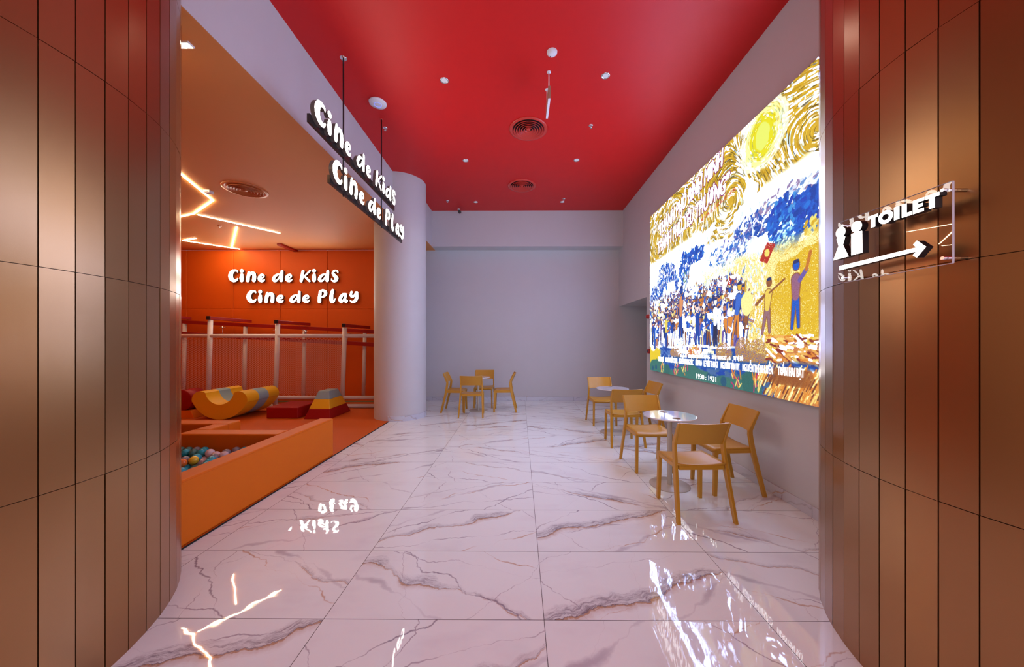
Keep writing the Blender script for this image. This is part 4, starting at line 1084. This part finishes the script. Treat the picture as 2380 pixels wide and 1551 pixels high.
# ------------------------------------------------------------------ climbing frame with net
fr_ = empty('play_frame', (-6.2, 8.0, ZM)); tag(fr_, 'white tube play frame with red top beams and a rope net', 'play frame')
def fre(mb):
    bmesh.ops.translate(mb.bm, verts=mb.bm.verts, vec=(6.2, -8.0, -ZM)); return mb
FP = [(-8.515, 2.075), (-6.993, 1.99), (-5.471, 1.90), (-3.959, 1.82)]
BP = [(-8.31, 1.945), (-6.80, 1.870), (-5.33, 1.795), (-3.84, 1.715)]
for x, zt in FP:
    fre(MB().tube([(x - .03, 7.6, ZM), (x + .03, 7.6, zt)], .047, 16)).build('post', M['white_foam'], fr_)
for x, zt in BP:
    fre(MB().tube([(x - .02, 8.35, ZM), (x + .02, 8.35, zt)], .043, 16)).build('post', M['white_foam'], fr_)
for (x, zt), (xb, zb_) in zip(FP, BP):
    mb = MB(); a = Vector((x + .035, 7.55, zt + .045)); b_ = Vector((xb + .09, 8.42, zb_ + .135))
    h_, w2 = .034, .034
    mb.hexa([(a.x - w2, a.y, a.z - h_), (a.x + w2, a.y, a.z - h_), (b_.x + w2, b_.y, b_.z - h_), (b_.x - w2, b_.y, b_.z - h_)],
            [(a.x - w2, a.y, a.z + h_), (a.x + w2, a.y, a.z + h_), (b_.x + w2, b_.y, b_.z + h_), (b_.x - w2, b_.y, b_.z + h_)], bev=.004)
    cb = fre(mb).build('cross_beam', M['red_steel'], fr_)
    fre(MB().box(a.x - .040, a.x + .040, 7.530, 7.552, a.z - .040, a.z + .040, bev=.003)).build('end_cap', M['black'], cb)
def slope_beam(y, xa, za, xb, zb2, hh, dep):
    return MB().hexa([(xa, y - dep, za - hh), (xb, y - dep, zb2 - hh), (xb, y + dep, zb2 - hh), (xa, y + dep, za - hh)],
                     [(xa, y - dep, za + hh), (xb, y - dep, zb2 + hh), (xb, y + dep, zb2 + hh), (xa, y + dep, za + hh)], bev=.004)
fre(slope_beam(8.35, -9.3, 2.035, -2.95, 1.715, .042, .04)).build('track_beam', M['red_steel'], fr_)
fre(slope_beam(8.25, -9.3, 1.755, -2.95, 1.395, .046, .04)).build('track_beam', M['red_steel'], fr_)
fre(MB().tube([(-9.3, 7.6, 1.63), (-2.95, 7.6, 1.63)], .041, 14)).build('rail', M['white_foam'], fr_)
fre(MB().tube([(-9.3, 7.6, .245), (-2.95, 7.6, .245)], .041, 14)).build('rail', M['white_foam'], fr_)
fre(MB().tube([(-9.3, 7.6, .058), (-2.95, 7.6, .058)], .043, 14)).build('rail', M['white_foam'], fr_)
m = mat('striped mesh skirt', (.5, .3, .2), .5); nt = m.node_tree; b = nt.nodes['Principled BSDF']
tc = nt.nodes.new('ShaderNodeTexCoord'); sp = nt.nodes.new('ShaderNodeSeparateXYZ'); cr = nt.nodes.new('ShaderNodeValToRGB')
mr = nt.nodes.new('ShaderNodeMapRange'); mr.inputs[1].default_value = .09; mr.inputs[2].default_value = .215
nt.links.new(tc.outputs['Object'], sp.inputs[0]); nt.links.new(sp.outputs[2], mr.inputs[0]); nt.links.new(mr.outputs[0], cr.inputs[0]); nt.links.new(cr.outputs[0], b.inputs['Base Color'])
cr.color_ramp.interpolation = 'CONSTANT'; els = cr.color_ramp.elements
els[0].position = 0; els[0].color = (.7, .14, .02, 1); els[1].position = .3; els[1].color = (.25, .3, .12, 1)
for p_, c_ in ((.55, (.75, .16, .02, 1)), (.8, (.7, .45, .05, 1))):
    e = els.new(p_); e.color = c_
fre(MB().box(-9.3, -2.95, 7.61, 7.62, .10, .205)).build('striped_skirt', m, fr_)
for x in (-7.25, -5.94, -5.23, -4.20):
    zt = 1.715 + (-2.95 - x) * .0504; y = 8.30 - .06
    h0 = fre(MB().tube([(x, y, zt - .05), (x, y, zt - .30)], .010, 10).lathe([(0, .005), (.085, 0), (.085, -.008), (0, -.012)], (x, y, zt - .085), 28)
             .box(x - .05, x, y - .02, y + .02, zt - .078, zt - .062, bev=.002).lathe([(0, 0), (.035, -.004), (.02, -.03), (0, -.03)], (x, y, zt - .285), 20)).build('hanger', M['chrome'], fr_)
# net
mb = MB(); x0n, x1n, zlo, zhi = -9.0, -3.96, .27, 1.60
def slope_at(x): t = (x - x0n) / (x1n - x0n); return .42 + .75 * max(0, t - .25) ** 1.2 * 1.35
xsn = np.arange(x0n, x1n + .001, .084)
cum = np.concatenate([[0], np.cumsum([slope_at((a + b) / 2) * (b - a) for a, b in zip(xsn[:-1], xsn[1:])])])
for s in (1, -1):
    z = zlo - (cum[-1] if s > 0 else 0) ; zend = zhi + (0 if s > 0 else cum[-1])
    while z < zend:
        run = []
        for i in range(len(xsn)):
            zz = z + s * cum[i]
            if zlo <= zz <= zhi: run.append((xsn[i], 7.6 - .05 + .012 * math.sin(xsn[i] * 2.1), zz))
        if len(run) > 1: mb.tube(run, .0021, 3, caps=False)
        z += .042
fre(mb).build('net', M['net'], fr_)
